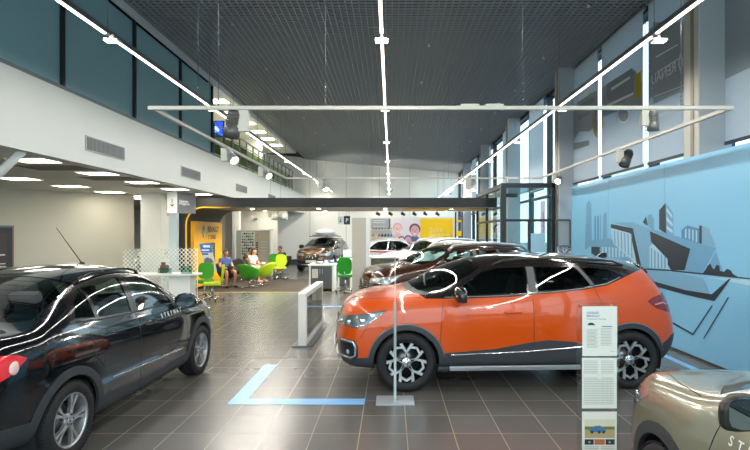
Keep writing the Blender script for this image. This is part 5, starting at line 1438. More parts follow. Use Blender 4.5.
# ------------------------------------------------------------------ glass entrance vestibule
t = thing('glass_vestibule', 'dark framed glass entrance box between the parked cars and the windows', 'entrance', (3.9, 17.9, 0))
x0, x1, y0, y1, zt_ = 3.13, 4.57, 14.8, 19.2, 3.25
FR = DKFRAME
def fb(*q, nm='frame_post'):
    g = MB(); g.box(*q); g.build(nm, FR, t, world=True)
fb(x0-.07, x0+.07, y0-.07, y0+.07, 0, zt_); fb(x1-.09, x1, y0-.06, y0+.06, 0, zt_)
for y in (17.3, 19.2): fb(x0-.04, x0+.04, y-.04, y+.04, 0, zt_)
fb(x0, x1, y0-.06, y0+.06, zt_-.13, zt_, nm='frame_rail'); fb(x0-.06, x0+.06, y0, y1, zt_-.13, zt_, nm='frame_rail')
fb(x0, x1, y0-.03, y0+.03, 2.18, 2.25, nm='frame_rail'); fb(x0-.03, x0+.03, y0, y1, 2.18, 2.25, nm='frame_rail')
fb(x0, x1, y1-.05, y1+.05, zt_-.1, zt_, nm='frame_rail'); fb((x0+x1)/2-.03, (x0+x1)/2+.03, y0-.03, y0+.03, 0, 2.2)
g = MB(); g.box(x0, x1, y0-.01, y0+.0, .02, zt_-.1); g.build('glass_pane', CLEAR, t, world=True)
for a, b in ((y0, 17.3), (17.3, 19.2)):
    g = MB(); g.box(x0-.005, x0+.005, a+.06, b-.06, .02, zt_-.1); g.build('glass_pane', CLEAR, t, world=True)
g = MB(); g.box(x0, x1, y0, y1, zt_-.03, zt_); g.build('roof_glass', CLEAR, t, world=True)
g = MB(); g.tube([(x0-.08, 17.9, .9), (x0-.08, 17.9, 1.4)], .018, 8); g.build('door_handle', ALU, t, world=True)
# upper facade closed with pale panels between the pillars, notice on the glass
g = MB(); g.box(3.9, 4.3, 14.78, 14.788, 1.3, 1.85)
tag(g.build('notice_sheet', mat('notice_blue', 'a9d8ee', .4)), 'pale blue notice fixed to the front glass of the vestibule', 'notice')
t = thing('wheel_display', 'grey display board with four alloy wheels beside the end of the blue wall', 'display stand', (4.75, 14.2, 0))
D = 14.2; a, b = at(558, D), at(569.6, D)
g = MB(); g.box(a, b, D, D+.06, .1, zt(221, D)); g.build('board', mat('board_grey', '8e9290', .4), t, world=True)
g = MB()
for q in ((a-.03, a, D-.03, D+.07, 0, zt(220, D)), (b, b+.03, D-.03, D+.07, 0, zt(220, D)), (a, b, D-.03, D+.07, zt(221, D), zt(220, D)+.02)): g.box(*q)
g.build('frame', mat('display_frame', '55524e', .4, .5), t, world=True)
for i in range(3):
    for j in range(2):
        c = (a+(b-a)*(.28+.46*j), D-.03, 1.42-i*.36)
        g = MB(); g.lathe([(.13, -.03), (.14, 0), (.13, .03), (.10, .03), (.10, -.03), (.13, -.03)], 20, 'Y', c)
        for k in range(5):
            an = 2*PI*k/5+.3; g.tube([c, (c[0]+.11*math.cos(an), c[1], c[2]+.11*math.sin(an))], .014, 6)
        g.build('wheel_rim', ALU, t, world=True)

# ------------------------------------------------------------------ outside
g = MB(); g.box(5.6, 80, -40, 120, -.35, -.3); struct(g, 'floor_outside', mat('asphalt', '8a8c8d', .9))
for k, (x, y, w_, d_, h_, c) in enumerate(((38, 30, 10, 24, 7, 'c9cdd2'), (34, 62, 12, 26, 10, 'd8d2c6'), (40, 96, 14, 20, 8, 'b8c4cc'))):
    r = thing('building', ['low pale grey building across the street', 'tall cream building across the street', 'blue-grey building far down the street'][k], 'building', (x, y, -.3))
    g = MB(); g.box(-w_/2, w_/2, -d_/2, d_/2, 0, h_); g.build('wall', mat('building_'+c, c, .8), r)
    for i in range(6):
        for j in range(int(h_//3)):
            g = MB(); g.box(-w_/2-.05, -w_/2, -d_/2+1.5+i*(d_-3)/6, -d_/2+3.0+i*(d_-3)/6, 1+j*3, 2.6+j*3); g.build('window', mat('building_window', '5d7484', .2), r)
for k, y in enumerate((38, 46, 57)):
    r = thing('flag_banner', ['pink', 'second pink', 'third pink'][k]+' advertising flag on a pole outside the windows', 'flag', (13, y, -.3), 0, None)
    g = MB(); g.tube([(0, 0, 0), (0, 0, 5)], .04, 8); g.build('pole', ALU, r)
    g = MB(); g.box(.03, .05, -1.1, 0, 1.6, 4.9); g.build('cloth', mat('flag_pink', 'd76a8c', .8), r)

# ------------------------------------------------------------------ partitions and posters at the back
g = MB(); g.box(at(352, 14.7), at(366, 14.7), 14.7, 14.95, 0, 2.28)
pt = tag(g.build('partition', mat('partition_beige', 'cbc4b4', .5)), 'free-standing beige and white partition left of the brown car nose', 'partition')
g = MB(); g.box(at(366, 14.7), at(366, 14.7)+.10, 14.68, 14.97, 0, 2.28); g.build('white_edge', WLAM, pt)
root = thing('poster_wall', 'white partition carrying posters behind the white cars', 'partition', (1, 25.2, 0))
D = 25.2
g = MB(); g.box(-1.15, 3.05, D, D+.15, 0, 2.62); g.build('wall_board', WHITE, root, world=True)
def pp(px, py, off=0.): return (at(px, D), D-off, zt(py, D))
def pquad(a, b, c, d, off, nm, m, parent): 
    g = MB(); g.box(at(a, D), at(b, D), D-off, D-off+.005, zt(d, D), zt(c, D)); return g.build(nm, m, parent, world=True)
t = thing('poster', 'large yellow poster with pale lettering behind the white crossover roof', 'poster', pp(436, 235, .02)); pquad(420.4, 452.7, 218.4, 252, .02, 'sheet', YELLOW2, t)
g = MB(); g.text('Зона\nВыдачи', .27, XZ(*pp(429, 232.5, .03)), align='LEFT'); g.build('lettering', mat('lettering_cream', 'fff4a8', .5), t, world=True)
t = thing('poster', 'poster with pink smiling faces left of the yellow poster', 'poster', pp(406, 235, .02)); pquad(393, 419.8, 218, 252, .02, 'sheet', mat('poster_pale', 'e8dfe6', .5), t)
SK = mat('poster_skin', 'e3a9ae', .6); SK2 = mat('poster_skin_light', 'eec3c0', .6); HR = mat('poster_hair', '6a4a6e', .6); HR2 = mat('poster_hair_blue', '5a679c', .6)
def face(px, py, r, skin, hair, k):
    c = pp(px, py, .026+k*.004); R_ = r*D/F
    g = MB(); g.lathe([(0, 0), (R_*1.0, 0)], 20, 'Y', (c[0], c[1], c[2]+R_*.35)); g.build('printed_hair', hair, t, world=True)
    g = MB(); g.prism([(c[0]+R_*.78*math.cos(a), c[2]+R_*math.sin(a)) for a in [2*PI*j/20 for j in range(20)]], c[1]-.003, c[1]-.001, 'Y'); g.build('printed_face', skin, t, world=True)
    g = MB()
    for q in (-.3, .3): g.box(c[0]+q*R_-.1*R_, c[0]+q*R_+.1*R_, c[1]-.004, c[1]-.003, c[2]+.12*R_, c[2]+.22*R_)
    g.box(c[0]-.05*R_, c[0]+.05*R_, c[1]-.004, c[1]-.003, c[2]-.25*R_, c[2]+.05*R_)
    g.build('printed_eyes', HR, t, world=True)
    g = MB(); g.prism([(c[0]-.35*R_, c[2]-.42*R_), (c[0]+.35*R_, c[2]-.42*R_), (c[0], c[2]-.68*R_)], c[1]-.004, c[1]-.003, 'Y'); g.build('printed_smile', WLAM, t, world=True)
    g = MB(); g.prism([(c[0]-R_*1.1, c[2]-R_*1.9), (c[0]-R_*.5, c[2]-R_*.9), (c[0]+R_*.5, c[2]-R_*.9), (c[0]+R_*1.1, c[2]-R_*1.9)], c[1]-.001, c[1]+.001, 'Y'); g.build('printed_shoulders', HR2 if hair is HR else SK2, t, world=True)
face(414.8, 231, 5.6, SK, HR, 0); face(397.5, 229, 4.6, SK2, SK, 1); face(401.5, 241, 3.7, SK2, HR, 2); face(408.2, 240.5, 4.0, SK, HR2, 3)
t = thing('wall_sign', 'grey wall sign with small white lines above the accessory shelf', 'sign', pp(382, 223, .02)); pquad(371, 390.5, 218.5, 228.5, .02, 'panel', mat('sign_pale_grey', 'a4a8ae', .5), t); pquad(388.6, 390, 218.5, 228.5, .03, 'dark_edge', mat('sign_dark_grey', '5a5c60', .5), t)
for yy in (220.5, 222.5, 226): pquad(373, 385, yy, yy+.4, .026, 'line', WLAM, t)
pquad(371.1, 371.9, 220, 225, .03, 'yellow_mark', YELLOW2, t)
t = thing('wall_shelf', 'white shelf unit below the grey sign with small model cars', 'shelf', pp(381, 234, .2))
for yy in (229.8, 237.2): 
    g = MB(); g.box(at(370, D), at(393, D), D-.32, D-.02, zt(yy, D)-.02, zt(yy, D)+.01); g.build('shelf_board', WLAM, t, world=True)
for xx in (370, 392.4):
    g = MB(); g.box(at(xx, D), at(xx, D)+.03, D-.32, D-.02, zt(238, D), zt(228.5, D)); g.build('side_board', WLAM, t, world=True)
cols = ['c94b32', '2a5fa0', 'd9a62c', '3d3f44', '4f8fc4', 'e6e6e6', '2b3038', '7b3a2c']
pos = ['leftmost', 'second', 'third', 'fourth', 'fifth', 'sixth', 'rightmost']
for lvl, yy in enumerate((229.8, 237.2)):
    for k in range(7):
        px = 372+k*3.0; z = zt(yy, D)+.012; x = at(px, D); m = mat('model_'+cols[(k*3+lvl*2) % 8], cols[(k*3+lvl*2) % 8], .3); hgt = .07+.05*((k+lvl) % 3)
        o = thing('model_car', '%s model car on the %s board of the shelf below the grey sign' % (pos[k], ['upper', 'lower'][lvl]), 'model car', (x+.06, D-.2, z), 0, 'model cars on the wall shelf')
        g = MB(); g.prism([(-.055, .012), (-.055, .035), (-.035, .045), (-.02, .075), (.03, .075), (.045, .045), (.057, .04), (.057, .012)], -.025, .025, 'Y')
        for q in (-.033, .033):
            for r_ in (-.026, .026): g.lathe([(0, r_-.004), (.013, r_-.004), (.013, r_+.004), (0, r_+.004)], 10, 'Y', (q, 0, .013))
        if lvl: g.bm.transform(Matrix.Diagonal((1.1, 1.1, 2.0, 1)))
        g.build('body', m, o)
for k, px in enumerate((377.5, 390, 402.5, 414, 425, 437)):
    o = thing('track_spotlight', 'small black spotlight above the posters, %s from the left' % ['first', 'second', 'third', 'fourth', 'fifth', 'sixth'][k], 'spotlight', (at(px, 23.8), 23.8, zt(213, 23.8)), 0, 'black spotlights above the posters')
    g = MB(); g.tube([(0, 0, .0), (0, 0, .5)], .012, 6); g.build('stem', BLACKP, o)
    g = MB(); g.lathe([(0, -.10), (.06, -.09), (.075, .09), (0, .10)], 14, 'Z', M=Matrix.Translation((.03, .05, -.04)) @ Matrix.Rotation(-1.0, 4, 'Y') @ Matrix.Rotation(.7, 4, 'X')); g.build('lamp_head', BLACKP, o)
g = MB(); g.box(at(370, 23.8), at(445, 23.8), 23.78, 23.82, zt(213, 23.8)+.5, zt(213, 23.8)+.54)
tag(g.build('lighting_track', RW), 'thin white lighting track above the posters', 'track')
for px in (372, 443):
    x = at(px, 23.8); g = MB(); g.tube([(x, 23.8, zt(213, 23.8)+.53), (x, 23.8, ZC)], .006, 5)
    tag(g.build('suspension_cable', STEEL), 'thin cable holding the %s end of the track above the posters' % ('left' if px == 372 else 'right'), 'cable')
# yellow and dark posts right of the yellow poster
t = thing('display_rack', 'dark rack with yellow shelves right of the yellow poster', 'rack', (at(459, 24.5), 24.5, 0))
for px in (455.5, 462):
    g = MB(); g.box(at(px, 24.5)-.03, at(px, 24.5)+.03, 24.45, 24.55, 0, zt(212, 24.5)); g.build('post', DKFRAME, t, world=True)
for yy in (220, 231, 240):
    g = MB(); g.box(at(456, 24.5), at(462, 24.5), 24.45, 24.7, zt(yy+(5 if yy == 231 else 2), 24.5), zt(yy, 24.5)); g.build('shelf', YELLOW2, t, world=True)

# ------------------------------------------------------------------ counters
def counter(name, label, x0, x1, y0, y1, z, doors, wl=WLAM):
    t = thing(name, label, 'counter', ((x0+x1)/2, (y0+y1)/2, 0))
    g = MB(); g.box(x0-.03, x1+.03, y0-.04, y1+.03, z-.05, z, bevel=.006); g.build('worktop', wl, t, world=True)
    g = MB(); g.box(x0, x0+.05, y0, y1, 0, z-.05); g.build('side_panel', wl, t, world=True)
    g = MB(); g.box(x1-.05, x1, y0, y1, 0, z-.05); g.build('side_panel', wl, t, world=True)
    g = MB(); g.box(x0+.05, x1-.05, y0+.04, y1-.02, .06, z-.05); g.build('carcass', mat('carcass_grey', '3f4044', .6), t, world=True)
    w_ = (x1-x0-.1)/doors
    for k in range(doors):
        g = MB(); g.box(x0+.055+k*w_, x0+.045+(k+1)*w_, y0+.02, y0+.04, .08, z-.06); d = g.build('door', GREYLAM, t, world=True)
        g = MB(); g.box(x0+.05+k*w_+(w_*.85 if k == 0 else w_*.08), x0+.05+k*w_+(w_*.85 if k == 0 else w_*.08)+.015, y0+.0, y0+.02, z-.3, z-.15); g.build('handle', ALU, d, world=True)
    return t
D = 16.9
counter('service_counter', 'white counter with two grey doors in front of the brown car with roof box', at(309, D), at(333.5, D), D, D+.9, .86, 2)
g = MB(); g.box(at(312, D), at(318, D), D-.012, D-.002, zt(278, D), zt(269, D)); g.prism([(at(313, D), zt(276.5, D)), (at(317, D), zt(276.5, D)), (at(316, D), zt(271, D)), (at(314, D), zt(271, D))], D-.016, D-.012, 'Y')
tag(g.build('notice_sheet', mat('notice_cream', 'd6cfc0', .5)), 'cream notice taped to the left door of the white counter', 'notice')
t = thing('magazine_pile', 'untidy pile of brochures and black cups on the white counter', 'brochures', (at(318, D), D+.4, .86))
for k in range(5):
    g = MB(); g.box(-.11, .11, -.15, .15, .003+k*.012, .013+k*.012, M=Matrix.Rotation(.3*k-.4, 4, 'Z')); g.build('brochure', [PAPER, mat('brochure_dark', '3b3c40', .5)][k % 2], t)
for k, (px, dy) in enumerate(((325, .3), (328, .5), (331, .35))):
    o = thing('pen_holder', ['left', 'middle', 'right'][k]+' of the three small holders standing on the white counter', 'holder', (at(px, D), D+dy, .86), 0, 'holders on the counter')
    g = MB(); g.lathe([(0, 0), (.045, 0), (.05, .12), (.042, .12), (.038, .01), (0, .01)], 16); g.build('cup', [WLAM, mat('holder_grey', '77797c', .4), mat('holder_blue', '9bb7c8', .4)][k], o)
    g = MB(); 
    for q in range(3): g.tube([(.01*q-.01, 0, .01), (.025*q-.025, .01*q, .17)], .004, 5)
    g.build('pens', INKB, o)
t = thing('acrylic_leaflet_holder', 'tall clear leaflet holder at the right end of the white counter', 'holder', (at(334.5, D)-.12, D+.72, .86))
g = MB(); g.box(-.12, .12, 0, .006, 0, .48); g.box(-.12, .12, -.06, .06, 0, .01); g.build('sheet', ACRYL, t)
D = 16.9
counter('reception_desk', 'white desk with dark front right of the counter, behind the green chair', at(336, D+.3), at(350, D+.3), D+.9, D+1.5, .98, 1)
t = thing('monitor', 'small white screen standing on the reception desk beside the partition', 'monitor', (at(347, D+1.1), D+1.2, .98))
g = MB(); g.box(-.13, .13, -.02, .02, .06, .30, bevel=.008); g.build('casing', WLAM, t); g = MB(); g.box(-.11, .11, -.024, -.021, .08, .28); g.build('screen', mat('screen_pale', 'b9cfe8', .2, emit=.5), t)
g = MB(); g.box(-.07, .07, -.05, .05, 0, .01); g.box(-.015, .015, 0, .02, 0, .1); g.build('foot', ALU, t)
t = thing('card_terminal', 'dark tilted terminal on a stalk on the reception desk', 'terminal', (at(340, D+1.1), D+1.25, .98))
g = MB(); g.box(-.09, .09, -.012, .012, -.06, .06, bevel=.006, M=Matrix.Translation((0, 0, .42)) @ Matrix.Rotation(-.5, 4, 'X') @ Matrix.Rotation(.3, 4, 'Y')); g.build('display', mat('terminal_dark', '46443c', .3), t)
g = MB(); g.tube([(0, 0, 0), (0, .02, .40)], .012, 6); g.lathe([(0, 0), (.06, 0), (.06, .01), (0, .01)], 14); g.build('stand', ALU, t)
D = 17.6
counter('reception_desk', 'white desk with dark front to the right of the partition, behind the olive chair', at(369.5, D), at(400, D), D, D+.8, 1.07, 2)

# ------------------------------------------------------------------ left desk with glass screens and dotted panel
t = thing('consulting_table', 'white table with a rounded end on a white pedestal behind the black saloon', 'table', (-5.4, 14.0, 0))
g = MB(); pts = [(-7.3, 13.65), (-5.35, 13.65)]+[(-5.35+.35*math.cos(a), 14.0+.35*math.sin(a)) for a in [-PI/2+PI*k/10 for k in range(1, 10)]]+[(-5.35, 14.35), (-7.3, 14.35)]
g.prism(pts, .76, .80, 'Z'); g.build('tabletop', WLAM, t, world=True)
g = MB(); g.box(at(172, 14), at(193, 14), 13.8, 14.2, 0, .76); g.build('pedestal', WLAM, t, world=True)
g = MB(); g.box(-7.2, -6.9, 13.8, 14.2, 0, .76); g.build('pedestal', WLAM, t, world=True)
for k, (a, b, ya, yb) in enumerate(((158, 171.5, 268, 281), (181, 192, 266, 277.5))):
    g = MB(); d = 13.9-.1*k; g.box(at(a, d), at(b, d), d, d+.008, .802, zt(ya, d)); g.box(at(a, d), at(b, d), d-.03, d+.04, .80, .812)
    tag(g.build('desk_screen', GREENGL), ['left', 'right'][k]+' green tinted glass screen standing on the white table', 'desk screen')
def lattice():
    m = bpy.data.materials.new('dotted_translucent_panel'); m.use_nodes = True; nt = m.node_tree; nt.nodes.clear()
    o = nt.nodes.new('ShaderNodeOutputMaterial'); mx = nt.nodes.new('ShaderNodeMixShader')
    tr = nt.nodes.new('ShaderNodeBsdfTransparent'); df = nt.nodes.new('ShaderNodeBsdfPrincipled'); df.inputs['Base Color'].default_value = srgb('e8eae4')
    tr.inputs['Color'].default_value = (.92, .95, .94, 1)
    tc = nt.nodes.new('ShaderNodeTexCoord'); sp = nt.nodes.new('ShaderNodeSeparateXYZ'); nt.links.new(tc.outputs['Object'], sp.inputs[0])
    P = .115
    def mth(op, a, b=None):
        n = nt.nodes.new('ShaderNodeMath'); n.operation = op
        for i, v in enumerate((a, b)):
            if v is None: continue
            if isinstance(v, (int, float)): n.inputs[i].default_value = v
            else: nt.links.new(v, n.inputs[i])
        return n.outputs[0]
    def dot(ox):
        u = mth('SUBTRACT', mth('FRACT', mth('ADD', mth('DIVIDE', sp.outputs['X'], P), 50+ox)), .5)
        v = mth('SUBTRACT', mth('FRACT', mth('ADD', mth('DIVIDE', sp.outputs['Z'], P), 50+ox)), .5)
        return mth('LESS_THAN', mth('ADD', mth('MULTIPLY', u, u), mth('MULTIPLY', v, v)), .10)
    hole = mth('MAXIMUM', dot(0), dot(.5))
    nt.links.new(mth('SUBTRACT', 1, hole), mx.inputs[0])
    nt.links.new(tr.outputs[0], mx.inputs[1]); nt.links.new(df.outputs[0], mx.inputs[2]); nt.links.new(mx.outputs[0], o.inputs[0])
    return m
t = thing('divider_panel', 'translucent dividing panel with a round dot lattice behind the white table', 'divider', (-6.4, 14.75, 0))
g = MB(); g.box(-7.45, -5.40, 14.74, 14.75, .05, 1.43); g.build('lattice_sheet', lattice(), t, world=True)
g = MB(); g.box(-7.5, -5.38, 14.72, 14.77, 0, .05); g.box(-5.40, -5.38, 14.73, 14.76, .05, 1.43); g.build('edge_frame', WLAM, t, world=True)
g = MB(); g.box(at(160, 14.1), at(160, 14.1)+.15, 14.1, 14.3, .8, 1.0); g.box(at(160, 14.1)+.02, at(160, 14.1)+.13, 14.12, 14.14, 1.0, 1.08)
tag(g.build('desk_organiser', mat('organiser_brown', '5a4638', .6)), 'small brown organiser standing on the white table near the column', 'organiser')

# ------------------------------------------------------------------ accessory display wall, white pillars beyond the portal
D = 22.4
t = thing('accessory_display', 'tall display wall with rows of small accessories and a grey info panel', 'display stand', (at(252, D), D, 0))
g = MB(); g.box(at(235.5, D), at(270, D), D+.02, D+.3, .0, zt(230.5, D)); g.build('cabinet', mat('display_greige', 'aaa398', .5), t, world=True)
g = MB()
for q in ((at(234.5, D), at(236, D)), (at(270, D), at(271.5, D))): g.box(q[0], q[1], D-.05, D+.32, 0, zt(229.5, D))
g.box(at(234.5, D), at(271.5, D), D-.05, D+.32, zt(230.5, D), zt(229.5, D)); g.build('outer_frame', WLAM, t, world=True)
g = MB(); g.box(at(241, D), at(254.5, D), D+.0, D+.02, .35, zt(231.5, D)); g.build('back_panel', mat('display_green_white', 'ccd6c0', .4), t, world=True)
for r in range(12):
    z = zt(233.5+r*2.9, D); 
    g = MB(); g.box(at(241, D), at(254.5, D), D-.05, D, z-.05, z-.04); g.build('shelf', WLAM, t, world=True)
    g = MB()
    for c_ in range(6):
        x = at(242+c_*2.05, D); h_ = .03+.015*((r*5+c_*3) % 4); g.box(x, x+.06, D-.04, D-.005, z-.04, z-.04+h_, bevel=.006)
    tag(g.build('small_goods', mat('goods_dark', '3a3236', .5), t, world=True), kind='stuff')
g = MB()
for r in range(13):
    z = zt(243+r*2.3, D); g.box(at(256, D), at(258, D), D+.0, D+.02, z-.03, z+.03)
tag(g.build('sample_swatches', mat('swatch_dark', '4c3f3c', .5), t, world=True), kind='stuff')
g = MB()
for r in range(11):
    z = zt(242+r*2.8, D); g.box(at(260, D), at(267, D), D+.0, D+.02, z-.01, z+.01)
tag(g.build('printed_lines', mat('print_line_pale', 'c9c3b8', .5), t, world=True), kind='stuff')
g = MB(); g.ball((at(258, D), D+.01, zt(234, D)), .06, 1, .2, 1, n=10); g.box(at(259.5, D), at(267, D), D+.0, D+.02, zt(237.3, D), zt(236, D)); g.build('yellow_logo', mat('logo_gold', 'c9a24a', .5), t, world=True)
column(at(225, 23.5), at(232, 23.5), 23.5, 23.9, 0, 3.04, mat('pillar_greige', 'b7b1a4', .5))
column(at(232, 23.2), at(239, 23.2), 23.2, 23.5, 0, 3.04, WHITE)
g = MB(); g.box(-9, XL-.25, 25.5, 25.7, 0, 3.04); struct(g, 'wall_back_left', LTWALL)
D = 25.4; t = thing('exit_sign', 'small green exit sign on the wall above the accessory display', 'sign', (at(255.5, D), D, zt(219, D)))
g = MB(); g.box(-.09, .09, -.03, 0, -.04, .04); g.build('casing', mat('exit_green', '1f7a4a', .4, emit=.4), t)
# ------------------------------------------------------------------ chairs
def tub_chair(name, label, loc, rz, m, group='tub chairs in the waiting corner', base='disc'):
    t = thing(name, label, 'chair', loc, rz, group)      # faces -y
    g = MB(); nA, nH = 28, 8; b = g.bm; rings = []
    for j in range(nH+1):
        v = j/nH; ring = []
        for i in range(nA):
            a = 2*PI*i/nA; back = (1+math.sin(a))/2            # a=90deg is the back
            top = .40+ .40*back**1.2 + .03
            z = .30+(top-.30)*v; r = .17+.17*v**.55+.05*v*back
            ring.append(b.verts.new((r*1.05*math.cos(a), r*math.sin(a)+.03*v, z)))
        rings.append(ring)
    for A, B in zip(rings, rings[1:]):
        for i in range(nA):
            f = b.faces.new((A[i], A[(i+1) % nA], B[(i+1) % nA], B[i])); f.smooth = True
    b.faces.new(rings[0][::-1])
    inner = []
    for v in (1., .45):
        ring = []
        for i in range(nA):
            a = 2*PI*i/nA; back = (1+math.sin(a))/2; top = .43+.40*back**1.2; z = .42+(top-.42)*v if v < 1 else top-.0
            r = .17+.17*v**.55+.05*v*back-.05; ring.append(b.verts.new((r*1.05*math.cos(a), r*math.sin(a)+.03*v, max(z, .43))))
        inner.append(ring)
    for A, B in ((rings[-1], inner[0]), (inner[0], inner[1])):
        for i in range(nA):
            f = b.faces.new((A[i], A[(i+1) % nA], B[(i+1) % nA], B[i])); f.smooth = True
    b.faces.new(inner[1]); g.build('shell', m, t, recalc=True)
    g = MB(); g.lathe([(0, .41), (.22, .41), (.25, .44), (.24, .475), (.15, .49), (0, .49)], 24); g.build('seat_cushion', m, t)
    g = MB(); g.tube([(0, 0, .03), (0, 0, .31)], .025, 10); g.build('column', CHROME, t)
    for k in range(4):
        a = PI/4+k*PI/2; g = MB(); g.tube([(0, 0, .05), (.3*math.cos(a), .3*math.sin(a), .015)], [.02, .012], 8); g.build('foot', CHROME, t)
    return t
def office_chair(name, label, loc, rz, m, m2=None, group='swivel chairs'):
    t = thing(name, label, 'chair', loc, rz, group)
    g = MB(); g.box(-.23, .23, -.24, .22, .43, .51, bevel=.035); g.build('seat', m, t)
    g = MB(); n = 10; b = g.bm
    M = Matrix.Translation((0, .24, .52)) @ Matrix.Rotation(-.12, 4, 'X')
    pts = [(.22*math.copysign(abs(math.cos(a))**.6, math.cos(a)), .24+.24*math.copysign(abs(math.sin(a))**.6, math.sin(a))) for a in [2*PI*k/28 for k in range(28)]]
    q = MB(); q.prism(pts, -.03, .03, 'Y', smooth=True); q.bm.transform(M); q.build('backrest', m2 or m, t); g.bm.free()
    g = MB(); g.tube([(0, .1, .44), (0, .27, .46), (0, .28, .60)], .018, 8); g.build('back_bracket', CHROME, t)
    g = MB(); g.tube([(0, 0, .10), (0, 0, .44)], .025, 10); g.build('column', CHROME, t)
    for k in range(5):
        a = 2*PI*k/5+.3; c, s = math.cos(a), math.sin(a)
        g = MB(); g.tube([(0, 0, .11), (.29*c, .29*s, .075)], [.024, .014], 8); lg = g.build('foot', CHROME, t)
        g = MB(); g.lathe([(0, -.02), (.03, -.02), (.03, .02), (0, .02)], 12, 'Y', (.29*c, .29*s, .03)); g.build('castor', BLACKP, lg)
    return t
GD = 'green fabric'
office_chair('swivel_chair', 'green swivel chair behind the rounded end of the white table', (at(206, 15.3), 15.2, 0), .2, GREEN)
office_chair('swivel_chair', 'lime swivel chair seen from the side, right of the white table', (at(213, 14.6), 14.55, 0), -1.25, LIME)
tub_chair('tub_chair', 'green tub chair with its back to the camera in the middle of the carpet', (at(249.5, 18.0), 18.0, 0), PI-.3, GREEN)
tub_chair('tub_chair', 'lime tub chair in front of the woman, turned to the left', (at(264, 18.9), 18.9, 0), -2.0, LIME)
tub_chair('tub_chair', 'black tub chair on which the man in the blue shirt sits', (at(226.5, 18.3), 18.35, 0), .75, BLKFAB)
tub_chair('tub_chair', 'empty black tub chair between the man and the accessory display', (at(236, 20.3), 20.3, 0), .2, BLKFAB)
tub_chair('tub_chair', 'dark tub chair under the woman in the white top', (at(254, 20.3), 20.2, 0), 1.3, BLKFAB)
office_chair('swivel_chair', 'green swivel chair beside the far end of the accessory display', (at(274.5, 21.8), 21.8, 0), .2, GREEN)
office_chair('swivel_chair', 'lime swivel chair right of the accessory display', (at(280.5, 21.2), 21.2, 0), .1, LIME)
c_ = office_chair('counter_chair', 'bright green counter chair at the reception desk left of the partition', (at(345.5, 16.6), 16.6, 0), PI, mat('bright_green_shell', '1fa51f', .5))
c_.scale = (1, 1, 1.12)
office_chair('swivel_chair', 'olive swivel chair in front of the desk right of the partition', (at(385, 16.6), 16.65, 0), 2.2, OLIVE)

# ------------------------------------------------------------------ people
def skin_mesh(name, nodes, edges, m, parent, sub=2, rt=0):
    me = bpy.data.meshes.new('t'); me.from_pydata([n[0] for n in nodes], edges, [])
    ob = bpy.data.objects.new('t', me); COL.objects.link(ob)
    ob.modifiers.new('k', 'SKIN'); 
    if not me.skin_vertices: 
        bm = bmesh.new(); bm.from_mesh(me); bm.verts.layers.skin.verify(); bm.to_mesh(me); bm.free()
    sv = me.skin_vertices[0].data
    for i, n in enumerate(nodes):
        r = n[1]; sv[i].radius = r if isinstance(r, tuple) else (r, r); sv[i].use_root = i == rt
    s = ob.modifiers.new('s', 'SUBSURF'); s.levels = sub
    dg = bpy.context.evaluated_depsgraph_get(); dg.update()
    m2 = bpy.data.meshes.new_from_object(ob.evaluated_get(dg)); bpy.data.objects.remove(ob); bpy.data.meshes.remove(me)
    m2.name = name; m2.materials.clear(); m2.materials.append(m)
    for p in m2.polygons: p.use_smooth = True
    o = bpy.data.objects.new(name, m2); COL.objects.link(o); o.parent = parent
    return o
